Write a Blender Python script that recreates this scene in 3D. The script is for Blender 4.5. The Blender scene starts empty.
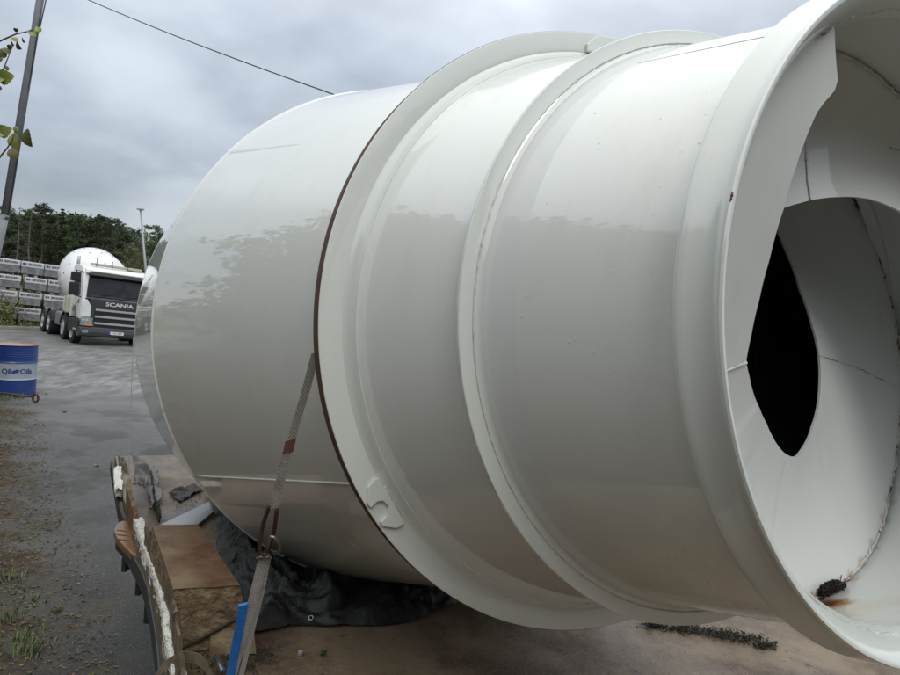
import bpy, bmesh, math, random
from mathutils import Vector, Matrix, noise
PI = math.pi
R_ = math.radians
random.seed(7)
S = bpy.context.scene
col = S.collection

# ------------------------------------------------------------------ camera
PITCH, ROLL, FOC = R_(2.9), R_(5.0), 650.0
r0 = Vector((1, 0, 0)); u0 = Vector((0, math.sin(PITCH), math.cos(PITCH))); fw = Vector((0, math.cos(PITCH), -math.sin(PITCH)))
cr = r0*math.cos(ROLL) + u0*math.sin(ROLL)
cu = -r0*math.sin(ROLL) + u0*math.cos(ROLL)
RC = Matrix((cr, cu, -fw)).transposed()
CAM = Vector((0, 0, 2.6))
cam_d = bpy.data.cameras.new('camera'); cam = bpy.data.objects.new('camera', cam_d); col.objects.link(cam)
cam.matrix_world = Matrix.Translation(CAM) @ RC.to_4x4()
cam_d.sensor_width = 36; cam_d.lens = FOC/900*36; cam_d.clip_end = 3000; cam_d.clip_start = 0.02
S.camera = cam

# ------------------------------------------------------------------ world (overcast) and sun
SUN_EL, SUN_AZ = R_(48), R_(160)
w = bpy.data.worlds.new('World'); S.world = w; w.use_nodes = True
nt = w.node_tree; N = nt.nodes; N.clear(); Lk = nt.links.new
out = N.new('ShaderNodeOutputWorld')
bgs = N.new('ShaderNodeBackground'); bgs.inputs['Strength'].default_value = 0.02
sky = N.new('ShaderNodeTexSky'); sky.sky_type = 'NISHITA'; sky.sun_disc = False; sky.sun_elevation = SUN_EL; sky.sun_rotation = SUN_AZ
Lk(sky.outputs[0], bgs.inputs[0])
bgc = N.new('ShaderNodeBackground'); bgc.inputs['Strength'].default_value = 1.0
tc = N.new('ShaderNodeTexCoord'); sep = N.new('ShaderNodeSeparateXYZ'); Lk(tc.outputs['Generated'], sep.inputs[0])
def wm(op, a, b=None, c=None):
    n = N.new('ShaderNodeMath'); n.operation = op
    for i, v in enumerate((a, b, c)):
        if v is None: continue
        if isinstance(v, (int, float)): n.inputs[i].default_value = v
        else: Lk(v, n.inputs[i])
    return n.outputs[0]
zc = wm('MAXIMUM', sep.outputs['Z'], 0.0)
den = wm('ADD', zc, 0.34)
cx = N.new('ShaderNodeCombineXYZ'); Lk(wm('DIVIDE', sep.outputs['X'], den), cx.inputs[0]); Lk(wm('DIVIDE', sep.outputs['Y'], den), cx.inputs[1])
def wnoise(scale, det, rough, off, dist=0.6):
    mp = N.new('ShaderNodeMapping'); mp.inputs['Location'].default_value = off; Lk(cx.outputs[0], mp.inputs[0])
    n = N.new('ShaderNodeTexNoise'); n.inputs['Scale'].default_value = scale; n.inputs['Detail'].default_value = det
    n.inputs['Roughness'].default_value = rough; n.inputs['Distortion'].default_value = dist; Lk(mp.outputs[0], n.inputs[0])
    return n.outputs['Fac']
n1 = wnoise(1.25, 4, 0.45, (3.6, 1.2, 0), 0.2); n2 = wnoise(3.6, 5, 0.5, (0.4, 5.2, 0), 0.3)
mixn = wm('ADD', wm('MULTIPLY', n1, 0.7), wm('MULTIPLY', n2, 0.3))
ramp = N.new('ShaderNodeValToRGB'); Lk(mixn, ramp.inputs[0])
cr_ = ramp.color_ramp; cr_.interpolation = 'B_SPLINE'
cr_.elements[0].position = 0.37; cr_.elements[0].color = (0.235, 0.26, 0.30, 1)
cr_.elements[1].position = 0.62; cr_.elements[1].color = (0.50, 0.54, 0.585, 1)
e = cr_.elements.new(0.5); e.color = (0.345, 0.375, 0.42, 1)
# CIE overcast: brighter towards the zenith, a thin bright band at the skyline
grad = wm('ADD', 0.53, wm('MULTIPLY', zc, 2.65))
hor = wm('MULTIPLY', wm('POWER', wm('SUBTRACT', 1.0, zc), 14.0), 0.34)
grad = wm('ADD', grad, hor)
mxz = N.new('ShaderNodeMix'); mxz.data_type = 'RGBA'; mrz = N.new('ShaderNodeMapRange'); mrz.inputs[1].default_value = .35; mrz.inputs[2].default_value = .8; Lk(zc, mrz.inputs[0]); Lk(mrz.outputs[0], mxz.inputs[0])
Lk(ramp.outputs[0], mxz.inputs[6]); mxz.inputs[7].default_value = (.49, .505, .50, 1); Lk(mxz.outputs[2], bgc.inputs[0]); Lk(grad, bgc.inputs[1])
addw = N.new('ShaderNodeAddShader'); Lk(bgs.outputs[0], addw.inputs[0]); Lk(bgc.outputs[0], addw.inputs[1]); Lk(addw.outputs[0], out.inputs[0])
sd = bpy.data.lights.new('sun', 'SUN'); sd.energy = 0.7; sd.angle = R_(25); sd.color = (1, .985, .96)
sun = bpy.data.objects.new('sun', sd); col.objects.link(sun)
sv = Vector((math.sin(SUN_AZ)*math.cos(SUN_EL), math.cos(SUN_AZ)*math.cos(SUN_EL), math.sin(SUN_EL)))
sun.rotation_euler = sv.to_track_quat('Z', 'Y').to_euler(); sun.location = (0, 0, 30)
S.view_settings.view_transform = 'Standard'; S.view_settings.look = 'None'; S.view_settings.exposure = 0.18; S.view_settings.gamma = 1

# ------------------------------------------------------------------ frames
A = Vector((.48272, 1.98776, 2.56416))                 # centre of the roller ring
n_ = Vector((.42734554, -.89967581, .08921456)).normalized()
u_ = Vector((0, 0, 1)).cross(n_).normalized(); v_ = n_.cross(u_)
DM = Matrix.Translation(A) @ Matrix((n_, u_, v_)).transposed().to_4x4()     # drum frame: x = axis towards the mouth
eS = Vector((n_.x, n_.y, 0)).normalized(); eL = Vector((eS.y, -eS.x, 0))    # along the trailer, towards its left edge
BED = 1.2
def D(s, w, z): return Vector((A.x, A.y, 0)) + eS*s + eL*w + Vector((0, 0, z))
def ray(px, py): return RC @ Vector(((px-450)/FOC, -(py-337.5)/FOC, -1.0))
def onz(px, py, z):
    d = ray(px, py); return CAM + d*((z-CAM.z)/d.z)
def dep(px, py, d): return CAM + ray(px, py)*d

# ------------------------------------------------------------------ materials
MATS = {}
def mat(name, color, rough=0.6, metal=0.0, coat=0.0, var=0.0, vscale=4.0, color2=None, bump=0.0, bscale=30.0, trans=0.0, spec=0.5, rvar=0.0, detail=6, lo=.35, hi=.65, sss=0.0, emit=None, randomc=0.0):
    if name in MATS: return MATS[name]
    m = bpy.data.materials.new(name); m.use_nodes = True; t = m.node_tree; b = t.nodes['Principled BSDF']
    b.inputs['Roughness'].default_value = rough; b.inputs['Metallic'].default_value = metal
    b.inputs['Coat Weight'].default_value = coat; b.inputs['Coat Roughness'].default_value = 0.03
    b.inputs['Transmission Weight'].default_value = trans; b.inputs['Specular IOR Level'].default_value = spec
    c1 = (*color, 1)
    c2 = (*color2, 1) if color2 else (color[0]*(1-var), color[1]*(1-var), color[2]*(1-var), 1)
    tcn = t.nodes.new('ShaderNodeTexCoord')
    nz = t.nodes.new('ShaderNodeTexNoise'); nz.inputs['Scale'].default_value = vscale; nz.inputs['Detail'].default_value = detail; nz.inputs['Roughness'].default_value = .6
    t.links.new(tcn.outputs['Object'], nz.inputs[0])
    rp = t.nodes.new('ShaderNodeValToRGB'); t.links.new(nz.outputs['Fac'], rp.inputs[0])
    rp.color_ramp.elements[0].position = lo; rp.color_ramp.elements[1].position = hi
    rp.color_ramp.elements[0].color = c1; rp.color_ramp.elements[1].color = c2
    outc = rp.outputs[0]
    if randomc:
        oi = t.nodes.new('ShaderNodeObjectInfo'); hs = t.nodes.new('ShaderNodeHueSaturation')
        mr = t.nodes.new('ShaderNodeMapRange'); mr.inputs[3].default_value = 1-randomc; mr.inputs[4].default_value = 1+randomc
        t.links.new(oi.outputs['Random'], mr.inputs[0]); t.links.new(mr.outputs[0], hs.inputs['Value']); t.links.new(outc, hs.inputs['Color']); outc = hs.outputs[0]
    t.links.new(outc, b.inputs['Base Color'])
    if rvar:
        mr = t.nodes.new('ShaderNodeMapRange'); mr.inputs[3].default_value = max(0.02, rough-rvar); mr.inputs[4].default_value = rough+rvar
        t.links.new(nz.outputs['Fac'], mr.inputs[0]); t.links.new(mr.outputs[0], b.inputs['Roughness'])
    if bump:
        n2 = t.nodes.new('ShaderNodeTexNoise'); n2.inputs['Scale'].default_value = bscale; n2.inputs['Detail'].default_value = 5
        t.links.new(tcn.outputs['Object'], n2.inputs[0])
        bp = t.nodes.new('ShaderNodeBump'); bp.inputs['Strength'].default_value = 1.0; bp.inputs['Distance'].default_value = bump
        t.links.new(n2.outputs['Fac'], bp.inputs['Height']); t.links.new(bp.outputs[0], b.inputs['Normal'])
    MATS[name] = m
    return m

def node_math(t, op, a, b=None, c=None, clamp=False):
    n = t.nodes.new('ShaderNodeMath'); n.operation = op; n.use_clamp = clamp
    for i, v in enumerate((a, b, c)):
        if v is None: continue
        if isinstance(v, (int, float)): n.inputs[i].default_value = v
        else: t.links.new(v, n.inputs[i])
    return n.outputs[0]
def node_noise(t, vec, scale, detail=5, rough=.55, dist=0.0):
    n = t.nodes.new('ShaderNodeTexNoise'); n.inputs['Scale'].default_value = scale; n.inputs['Detail'].default_value = detail
    n.inputs['Roughness'].default_value = rough; n.inputs['Distortion'].default_value = dist; t.links.new(vec, n.inputs[0]); return n.outputs['Fac']
def node_step(t, v, lo, hi):
    n = t.nodes.new('ShaderNodeMapRange'); n.interpolation_type = 'SMOOTHSTEP'; n.inputs[1].default_value = lo; n.inputs[2].default_value = hi
    t.links.new(v, n.inputs[0]); return n.outputs[0]
def node_mix(t, f, a, b):
    n = t.nodes.new('ShaderNodeMix'); n.data_type = 'RGBA'
    if isinstance(f, float): n.inputs[0].default_value = f
    else: t.links.new(f, n.inputs[0])
    for i, v in ((6, a), (7, b)):
        if isinstance(v, tuple): n.inputs[i].default_value = (*v, 1)
        else: t.links.new(v, n.inputs[i])
    return n.outputs[2]

def paint(name, base, dirt=0.06, wob=0.0, rough=.32, rust=False, coat=.85):
    """white truck enamel: clear coat, faint dirt runs, small dents where wob > 0"""
    m = bpy.data.materials.new(name); m.use_nodes = True; t = m.node_tree; b = t.nodes['Principled BSDF']
    tcn = t.nodes.new('ShaderNodeTexCoord'); V = tcn.outputs['Object']
    mp = t.nodes.new('ShaderNodeMapping'); mp.inputs['Scale'].default_value = (1.0, 1.0, .18); t.links.new(V, mp.inputs[0])
    f1 = node_noise(t, mp.outputs[0], 7, 8, .65); f2 = node_noise(t, V, 1.6, 3)
    d = node_math(t, 'MULTIPLY', node_step(t, f1, .5, .78), node_step(t, f2, .4, .65))
    c = node_mix(t, node_math(t, 'MULTIPLY', d, dirt*4), base, (base[0]*.62, base[1]*.58, base[2]*.48))
    mp3 = t.nodes.new('ShaderNodeMapping'); mp3.inputs['Scale'].default_value = (16, 16, .9); t.links.new(V, mp3.inputs[0])
    rn = node_math(t, 'MULTIPLY', node_step(t, node_noise(t, mp3.outputs[0], 1.0, 6, .7), .56, .74), node_step(t, node_noise(t, V, 2.3, 4), .42, .62))
    c = node_mix(t, node_math(t, 'MULTIPLY', rn, dirt*2.2), c, (.40, .37, .30))
    g = node_noise(t, V, 260, 2)                                   # dust grains
    c = node_mix(t, node_math(t, 'MULTIPLY', node_step(t, g, .68, .74), .28), c, (.32, .30, .26))
    if rust:
        r1 = node_noise(t, V, 23, 8, .7)
        c = node_mix(t, node_math(t, 'MULTIPLY', node_step(t, r1, .70, .76), .7), c, (.20, .075, .025))
    t.links.new(c, b.inputs['Base Color'])
    b.inputs['Roughness'].default_value = rough; b.inputs['Coat Weight'].default_value = coat; b.inputs['Coat IOR'].default_value = 1.85
    mr = t.nodes.new('ShaderNodeMapRange'); mr.inputs[3].default_value = .01; mr.inputs[4].default_value = .035
    t.links.new(f2, mr.inputs[0]); t.links.new(mr.outputs[0], b.inputs['Coat Roughness'])
    b1 = t.nodes.new('ShaderNodeBump'); b1.inputs['Distance'].default_value = .0012; b1.inputs['Strength'].default_value = 1
    t.links.new(node_noise(t, V, 2.6, 2), b1.inputs['Height'])
    b2 = t.nodes.new('ShaderNodeBump'); b2.inputs['Distance'].default_value = .00003; b2.inputs['Strength'].default_value = 1
    t.links.new(node_noise(t, V, 90, 3), b2.inputs['Height']); t.links.new(b1.outputs[0], b2.inputs['Normal'])
    last = b2
    if wob:
        sp = t.nodes.new('ShaderNodeSeparateXYZ'); t.links.new(V, sp.inputs[0])
        mask = node_math(t, 'SUBTRACT', 1.0, node_step(t, sp.outputs['X'], -1.32, -.92))
        mp2 = t.nodes.new('ShaderNodeMapping'); mp2.inputs['Scale'].default_value = (.7, 1, 1.5); t.links.new(V, mp2.inputs[0])
        wb = node_math(t, 'MULTIPLY', node_noise(t, mp2.outputs[0], 9, 2, .5, .3), mask)
        b3 = t.nodes.new('ShaderNodeBump'); b3.inputs['Distance'].default_value = wob; b3.inputs['Strength'].default_value = 1
        t.links.new(wb, b3.inputs['Height']); t.links.new(b2.outputs[0], b3.inputs['Normal']); last = b3
    t.links.new(last.outputs[0], b.inputs['Normal'])
    MATS[name] = m
    return m

WHITE = (.755, .77, .72)
M_body = paint('white_enamel', WHITE, .07, .0030)
M_ring = paint('ring_enamel', (.68, .70, .65), .05)
M_in = paint('inner_enamel', (.69, .705, .68), .12, rust=True, rough=.4, coat=.5)
M_bead = mat('weld_bead_paint', (.66, .67, .64), .3, coat=.6, var=.25, vscale=60, bump=.004, bscale=70)
M_beadr = mat('rusty_bead', (.62, .62, .58), .6, color2=(.20, .085, .045), vscale=24, lo=.50, hi=.56, bump=.004, bscale=70)
M_rustedge = mat('rusty_edge', (.055, .018, .010), .75, color2=(.11, .04, .02), vscale=18, bump=.001, bscale=90)
M_raw_shade = mat('shade_black_raw_steel', (.012, .012, .013), .8, color2=(.03, .028, .026), vscale=5)  # shade painted into raw steel, nearly black so the deep interior stays dark
M_red = mat('red_primer_chip', (.10, .015, .012), .6, var=.3)

# ------------------------------------------------------------------ mesh helpers
def new_obj(name, verts, faces, m, parent=None, smooth=False, mats=None, fm=None, world=None):
    me = bpy.data.meshes.new(name); me.from_pydata([tuple(v) for v in verts], [], faces); me.update()
    for mm in (mats or [m]): me.materials.append(mm)
    if fm: me.polygons.foreach_set('material_index', fm)
    if smooth: me.polygons.foreach_set('use_smooth', [True]*len(me.polygons))
    o = bpy.data.objects.new(name, me); col.objects.link(o)
    if parent: o.parent = parent
    return o
def tag(o, label=None, cat=None, group=None, kind=None):
    if label: o['label'] = label
    if cat: o['category'] = cat
    if group: o['group'] = group
    if kind: o['kind'] = kind
    return o
def empty(name, loc=(0, 0, 0), rz=0.0, mw=None):
    o = bpy.data.objects.new(name, None); col.objects.link(o); o.empty_display_size = .2
    if mw is not None: o.matrix_world = mw
    else: o.location = loc; o.rotation_euler = (0, 0, rz)
    return o
class MB:
    def __init__(s): s.v = []; s.f = []; s.m = []
    def add(s, vs, fs, mi=0):
        o = len(s.v); s.v += [Vector(v) for v in vs]; s.f += [tuple(i+o for i in f) for f in fs]; s.m += [mi]*len(fs)
    def box(s, a, b, mi=0, M=None):
        x0, y0, z0 = a; x1, y1, z1 = b
        vs = [Vector(p) for p in ((x0,y0,z0),(x1,y0,z0),(x1,y1,z0),(x0,y1,z0),(x0,y0,z1),(x1,y0,z1),(x1,y1,z1),(x0,y1,z1))]
        if M: vs = [M @ p for p in vs]
        s.add(vs, [(0,3,2,1),(4,5,6,7),(0,1,5,4),(1,2,6,5),(2,3,7,6),(3,0,4,7)], mi)
    def tube(s, pts, rad, seg=8, mi=0, cap=True):
        pts = [Vector(p) for p in pts]; n = len(pts); rad = rad if isinstance(rad, (list, tuple)) else [rad]*n
        rings = []; prev = None
        for i, p in enumerate(pts):
            d = (pts[min(i+1, n-1)]-pts[max(i-1, 0)]).normalized()
            a = prev if prev is not None else (Vector((0,0,1)) if abs(d.z) < .9 else Vector((1,0,0)))
            x = (a - d*a.dot(d)).normalized(); prev = x; y = d.cross(x)
            rings.append([p + (x*math.cos(2*PI*k/seg)+y*math.sin(2*PI*k/seg))*rad[i] for k in range(seg)])
        vs = [q for r in rings for q in r]; fs = []
        for i in range(n-1):
            for k in range(seg):
                k2 = (k+1) % seg; fs.append((i*seg+k, i*seg+k2, (i+1)*seg+k2, (i+1)*seg+k))
        if cap: fs += [tuple(range(seg-1, -1, -1)), tuple((n-1)*seg+k for k in range(seg))]
        s.add(vs, fs, mi)
    def lathe(s, prof, seg=32, axis='z', c=(0,0,0), mi=0, closed=False):
        vs = []; fs = []; c = Vector(c); n = len(prof)
        for (h, r) in prof:
            for k in range(seg):
                a = 2*PI*k/seg
                p = {'z': (r*math.cos(a), r*math.sin(a), h), 'x': (h, r*math.cos(a), r*math.sin(a)), 'y': (r*math.cos(a), h, r*math.sin(a))}[axis]
                vs.append(c+Vector(p))
        m = n if closed else n-1
        for i in range(m):
            j = (i+1) % n
            for k in range(seg):
                k2 = (k+1) % seg; fs.append((i*seg+k, i*seg+k2, j*seg+k2, j*seg+k))
        s.add(vs, fs, mi)
    def ribbon(s, pts, sides, th, mi=0):
        """thick strap: centre points, half-width vectors"""
        vs = []; fs = []; n = len(pts)
        for i, (p, h) in enumerate(zip(pts, sides)):
            p = Vector(p); h = Vector(h); d = (Vector(pts[min(i+1, n-1)])-Vector(pts[max(i-1, 0)])).normalized(); nn = d.cross(h).normalized()*th/2
            vs += [p-h-nn, p+h-nn, p+h+nn, p-h+nn]
        for i in range(n-1):
            for k in range(4):
                k2 = (k+1) % 4; fs.append((i*4+k, i*4+k2, i*4+4+k2, i*4+4+k))
        fs += [(3,2,1,0), tuple(4*(n-1)+k for k in range(4))]
        s.add(vs, fs, mi)
    def build(s, name, m, parent=None, smooth=False, bevel=0, mats=None, seg=2, auto=False):
        o = new_obj(name, s.v, s.f, m, parent, smooth, mats, s.m if mats else None)
        if bevel:
            bm = bmesh.new(); bm.from_mesh(o.data); bmesh.ops.recalc_face_normals(bm, faces=bm.faces)
            ed = [e for e in bm.edges if len(e.link_faces) == 2 and e.calc_face_angle(0) > .5]
            bmesh.ops.bevel(bm, geom=ed, offset=bevel, segments=seg, affect='EDGES', profile=.6, clamp_overlap=True)
            bm.to_mesh(o.data); bm.free()
        return o
def extrude_poly(poly, vec, mb, mi=0):
    vec = Vector(vec); n = len(poly); vs = [Vector(p) for p in poly] + [Vector(p)+vec for p in poly]
    mb.add(vs, [tuple(range(n-1, -1, -1)), tuple(range(n, 2*n))] + [(i, (i+1) % n, n+(i+1) % n, n+i) for i in range(n)], mi)
def sharp(o, ang=35):
    me = o.data; me.polygons.foreach_set('use_smooth', [True]*len(me.polygons))
    try: me.set_sharp_from_angle(angle=R_(ang))
    except Exception: pass
    return o
_txt = {}
def text_mesh(body, size, depth, bold=0.0, sx=1.0):
    key = (body, size, depth, bold, sx)
    if key in _txt: return _txt[key]
    cu_ = bpy.data.curves.new('lettering', 'FONT'); cu_.body = body; cu_.size = size; cu_.extrude = depth; cu_.offset = bold; cu_.align_x = 'CENTER'; cu_.align_y = 'CENTER'; cu_.resolution_u = 3
    o = bpy.data.objects.new('lettering', cu_); col.objects.link(o); bpy.context.view_layer.update()
    me = bpy.data.meshes.new_from_object(o.evaluated_get(bpy.context.evaluated_depsgraph_get())); bpy.data.objects.remove(o)
    if sx != 1:
        for v in me.vertices: v.co.x *= sx
    _txt[key] = me
    return me
def text_part(name, body, size, m, parent, M, depth=.003, bold=0.0, sx=1.0):
    me = text_mesh(body, size, depth, bold, sx).copy(); me.materials.clear(); me.materials.append(m)
    o = bpy.data.objects.new(name, me); col.objects.link(o); o.parent = parent; o.matrix_local = M
    return o
def copy_tree(o, parent=None):
    c = o.copy(); col.objects.link(c)
    if parent: c.parent = parent
    for ch in o.children: copy_tree(ch, c)
    return c

# ================================================================== SETTING
# ---- ground: one sheet of wet asphalt, soil and moss along the left, dried cement slurry further off
gm = bpy.data.materials.new('wet_asphalt_yard'); gm.use_nodes = True; t = gm.node_tree; b = t.nodes['Principled BSDF']
tcn = t.nodes.new('ShaderNodeTexCoord'); V = tcn.outputs['Object']
sp = t.nodes.new('ShaderNodeSeparateXYZ'); t.links.new(V, sp.inputs[0]); X, Y = sp.outputs['X'], sp.outputs['Y']
dx = node_math(t, 'SUBTRACT', X, A.x); dy = node_math(t, 'SUBTRACT', Y, A.y)
s_ = node_math(t, 'ADD', node_math(t, 'MULTIPLY', dx, eS.x), node_math(t, 'MULTIPLY', dy, eS.y))
w_ = node_math(t, 'ADD', node_math(t, 'MULTIPLY', dx, eL.x), node_math(t, 'MULTIPLY', dy, eL.y))
nb = node_noise(t, V, 1.1, 8, .65); nf = node_noise(t, V, 14, 8, .7); nv = node_noise(t, V, .35, 4)
ag = node_noise(t, V, 75, 3, .7)
near = node_step(t, s_, -7.0, -4.2)
asp = node_mix(t, node_step(t, nb, .35, .7), (.024, .023, .021), (.050, .047, .042))
asp = node_mix(t, node_math(t, 'MULTIPLY', node_step(t, ag, .52, .66), .6), asp, (.15, .145, .13))
asp = node_mix(t, node_math(t, 'MULTIPLY', node_step(t, node_noise(t, V, 38, 4, .8), .60, .68), .7), asp, (.30, .29, .26))
asp = node_mix(t, node_math(t, 'MULTIPLY', node_math(t, 'MULTIPLY', node_step(t, node_noise(t, V, 2.1, 7, .7), .5, .66), node_step(t, nf, .42, .6)), node_math(t, 'MULTIPLY', near, .75)), asp, (.075, .068, .030))
# cement slurry
slm = node_math(t, 'MULTIPLY', node_step(t, s_, -30, -19), node_math(t, 'SUBTRACT', 1.0, node_step(t, s_, -15.6, -13.2)))
mps = t.nodes.new('ShaderNodeMapping'); mps.inputs['Scale'].default_value = (1, .35, 1); mps.inputs['Rotation'].default_value = (0, 0, R_(70)); t.links.new(V, mps.inputs[0])
sl = node_math(t, 'MULTIPLY', slm, node_step(t, node_noise(t, mps.outputs[0], 2.6, 10, .78), .44, .66))
far = node_math(t, 'SUBTRACT', 1.0, node_step(t, s_, -15.5, -7.5))
asp = node_mix(t, node_math(t, 'MULTIPLY', far, .75), asp, node_mix(t, node_step(t, nb, .35, .65), (.11, .11, .107), (.20, .20, .195)))
base = node_mix(t, node_math(t, 'MULTIPLY', sl, .75), asp, (.34, .34, .325))
# soil
edge = node_math(t, 'ADD', 1.55, node_math(t, 'MULTIPLY', node_math(t, 'ADD', s_, 4.0), -.17))
wn = node_math(t, 'ADD', w_, node_math(t, 'MULTIPLY', node_math(t, 'SUBTRACT', node_noise(t, V, 1.7, 7, .65), .5), 2.2))
so = node_math(t, 'MULTIPLY', node_step(t, node_math(t, 'SUBTRACT', wn, edge), -.1, .75), node_step(t, s_, -14.5, -12.0))
soilc = node_mix(t, node_step(t, nf, .4, .62), (.045, .032, .020), (.115, .085, .056))
soilc = node_mix(t, node_math(t, 'MULTIPLY', node_step(t, node_noise(t, V, 3.2, 8, .7), .55, .68), .8), soilc, (.045, .06, .013))
base = node_mix(t, node_math(t, 'MULTIPLY', so, .92), base, soilc)
t.links.new(base, b.inputs['Base Color'])
wet = node_step(t, node_math(t, 'ADD', node_math(t, 'MULTIPLY', node_noise(t, V, .55, 4), .8), node_math(t, 'MULTIPLY', nb, .2)), .44, .56)
rr = node_math(t, 'SUBTRACT', .66, node_math(t, 'MULTIPLY', node_math(t, 'MULTIPLY', wet, node_math(t, 'SUBTRACT', 1.0, node_math(t, 'MULTIPLY', near, .75))), .46))
rr = node_math(t, 'MAXIMUM', rr, node_math(t, 'MULTIPLY', node_math(t, 'MAXIMUM', so, node_math(t, 'MAXIMUM', sl, node_math(t, 'MULTIPLY', far, .75))), .95), clamp=True)
t.links.new(node_math(t, 'SUBTRACT', .5, node_math(t, 'MAXIMUM', node_math(t, 'MULTIPLY', so, .4), node_math(t, 'MULTIPLY', near, .2))), b.inputs['Specular IOR Level'])
t.links.new(rr, b.inputs['Roughness'])
bp = t.nodes.new('ShaderNodeBump'); bp.inputs['Distance'].default_value = .009; t.links.new(node_math(t, 'ADD', ag, node_math(t, 'MULTIPLY', nf, .8)), bp.inputs['Height'])
bp2 = t.nodes.new('ShaderNodeBump'); bp2.inputs['Distance'].default_value = .03; t.links.new(node_math(t, 'MULTIPLY', nf, node_math(t, 'ADD', so, .03)), bp2.inputs['Height'])
t.links.new(bp.outputs[0], bp2.inputs['Normal']); t.links.new(bp2.outputs[0], b.inputs['Normal'])
g = new_obj('ground', [(-900, -900, 0), (900, -900, 0), (900, 900, 0), (-900, 900, 0)], [(0, 1, 2, 3)], gm); g['kind'] = 'structure'

# ---- grass verge and kerb beyond the yard, under the stacks
K0 = onz(-70, 328, 0); K1 = onz(60, 329.5, 0); kd = (K1-K0).normalized(); kn = Vector((-kd.y, kd.x, 0))
K0 = K0 - kd*20; K1 = K1 + kd*30
M_grassg = mat('verge_soil', (.05, .065, .018), .9, color2=(.10, .10, .035), vscale=3, bump=.03, bscale=8)
vg = new_obj('grass_verge', [K0+Vector((0,0,.004)), K1+Vector((0,0,.004)), K1+kn*160+Vector((0,0,.004)), K0+kn*160+Vector((0,0,.004))], [(0,1,2,3)], M_grassg); vg['kind'] = 'structure'
mb = MB(); L_ = (K1-K0).length; k = 0.0
Mk = Matrix.Translation(K0) @ Matrix((kd, kn, Vector((0,0,1)))).transposed().to_4x4()
while k < L_:
    mb.box((k, -.12, 0), (k+.98, .0, .11+random.uniform(-.01, .01)), 0, Mk); k += 1.0
kb = mb.build('kerb', mat('kerb_stone', (.40, .39, .36), .8, var=.4, vscale=2), bevel=.012); kb['kind'] = 'structure'
mb = MB()
for i in range(5200):
    p = K0 + kd*random.uniform(0, L_) + kn*(random.random()**1.6*6); h = random.uniform(.12, .42); a = random.uniform(0, PI); l = Vector((random.uniform(-.12, .12), random.uniform(-.12, .12), h)); x = Vector((math.cos(a), math.sin(a), 0))*.02
    mb.add([p-x, p+x, p+l], [(0, 1, 2)])
M_gr = mat('grass_blades', (.09, .12, .025), .6, color2=(.22, .21, .07), vscale=.6)
tag(mb.build('grass', M_gr), 'rough yellow-green grass growing behind the far kerb', 'grass', kind='stuff')

# ---- trees
M_bark = mat('pine_bark', (.13, .085, .06), .85, color2=(.05, .042, .036), vscale=3)
M_barkg = mat('dead_bark', (.16, .14, .125), .85, var=.4, vscale=3)
M_needle = mat('pine_needles', (.026, .042, .016), .75, color2=(.060, .082, .024), vscale=1.3, randomc=.25)
M_needle2 = mat('spruce_needles', (.015, .028, .012), .75, color2=(.028, .048, .016), vscale=1.3, randomc=.25)
M_leafy = mat('birch_leaves', (.060, .078, .018), .6, color2=(.12, .125, .03), vscale=1.0, randomc=.2)
def leafcloud(mb, c, r, n, size, flat=.6, mi=0, rng=random):
    for _ in range(n):
        d = Vector((rng.gauss(0, 1), rng.gauss(0, 1), rng.gauss(0, 1)*flat)).normalized()*r*rng.random()**.45
        p = c + Vector((d.x, d.y, d.z*flat)); a = Vector((rng.uniform(-1, 1), rng.uniform(-1, 1), rng.uniform(-1, 1))).normalized(); q = a.orthogonal().normalized(); s1 = size*rng.uniform(.5, 1.3)
        mb.add([p-a*s1, p+q*s1*.55, p+a*s1, p-q*s1*.5], [(0, 1, 2, 3)], mi)
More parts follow.
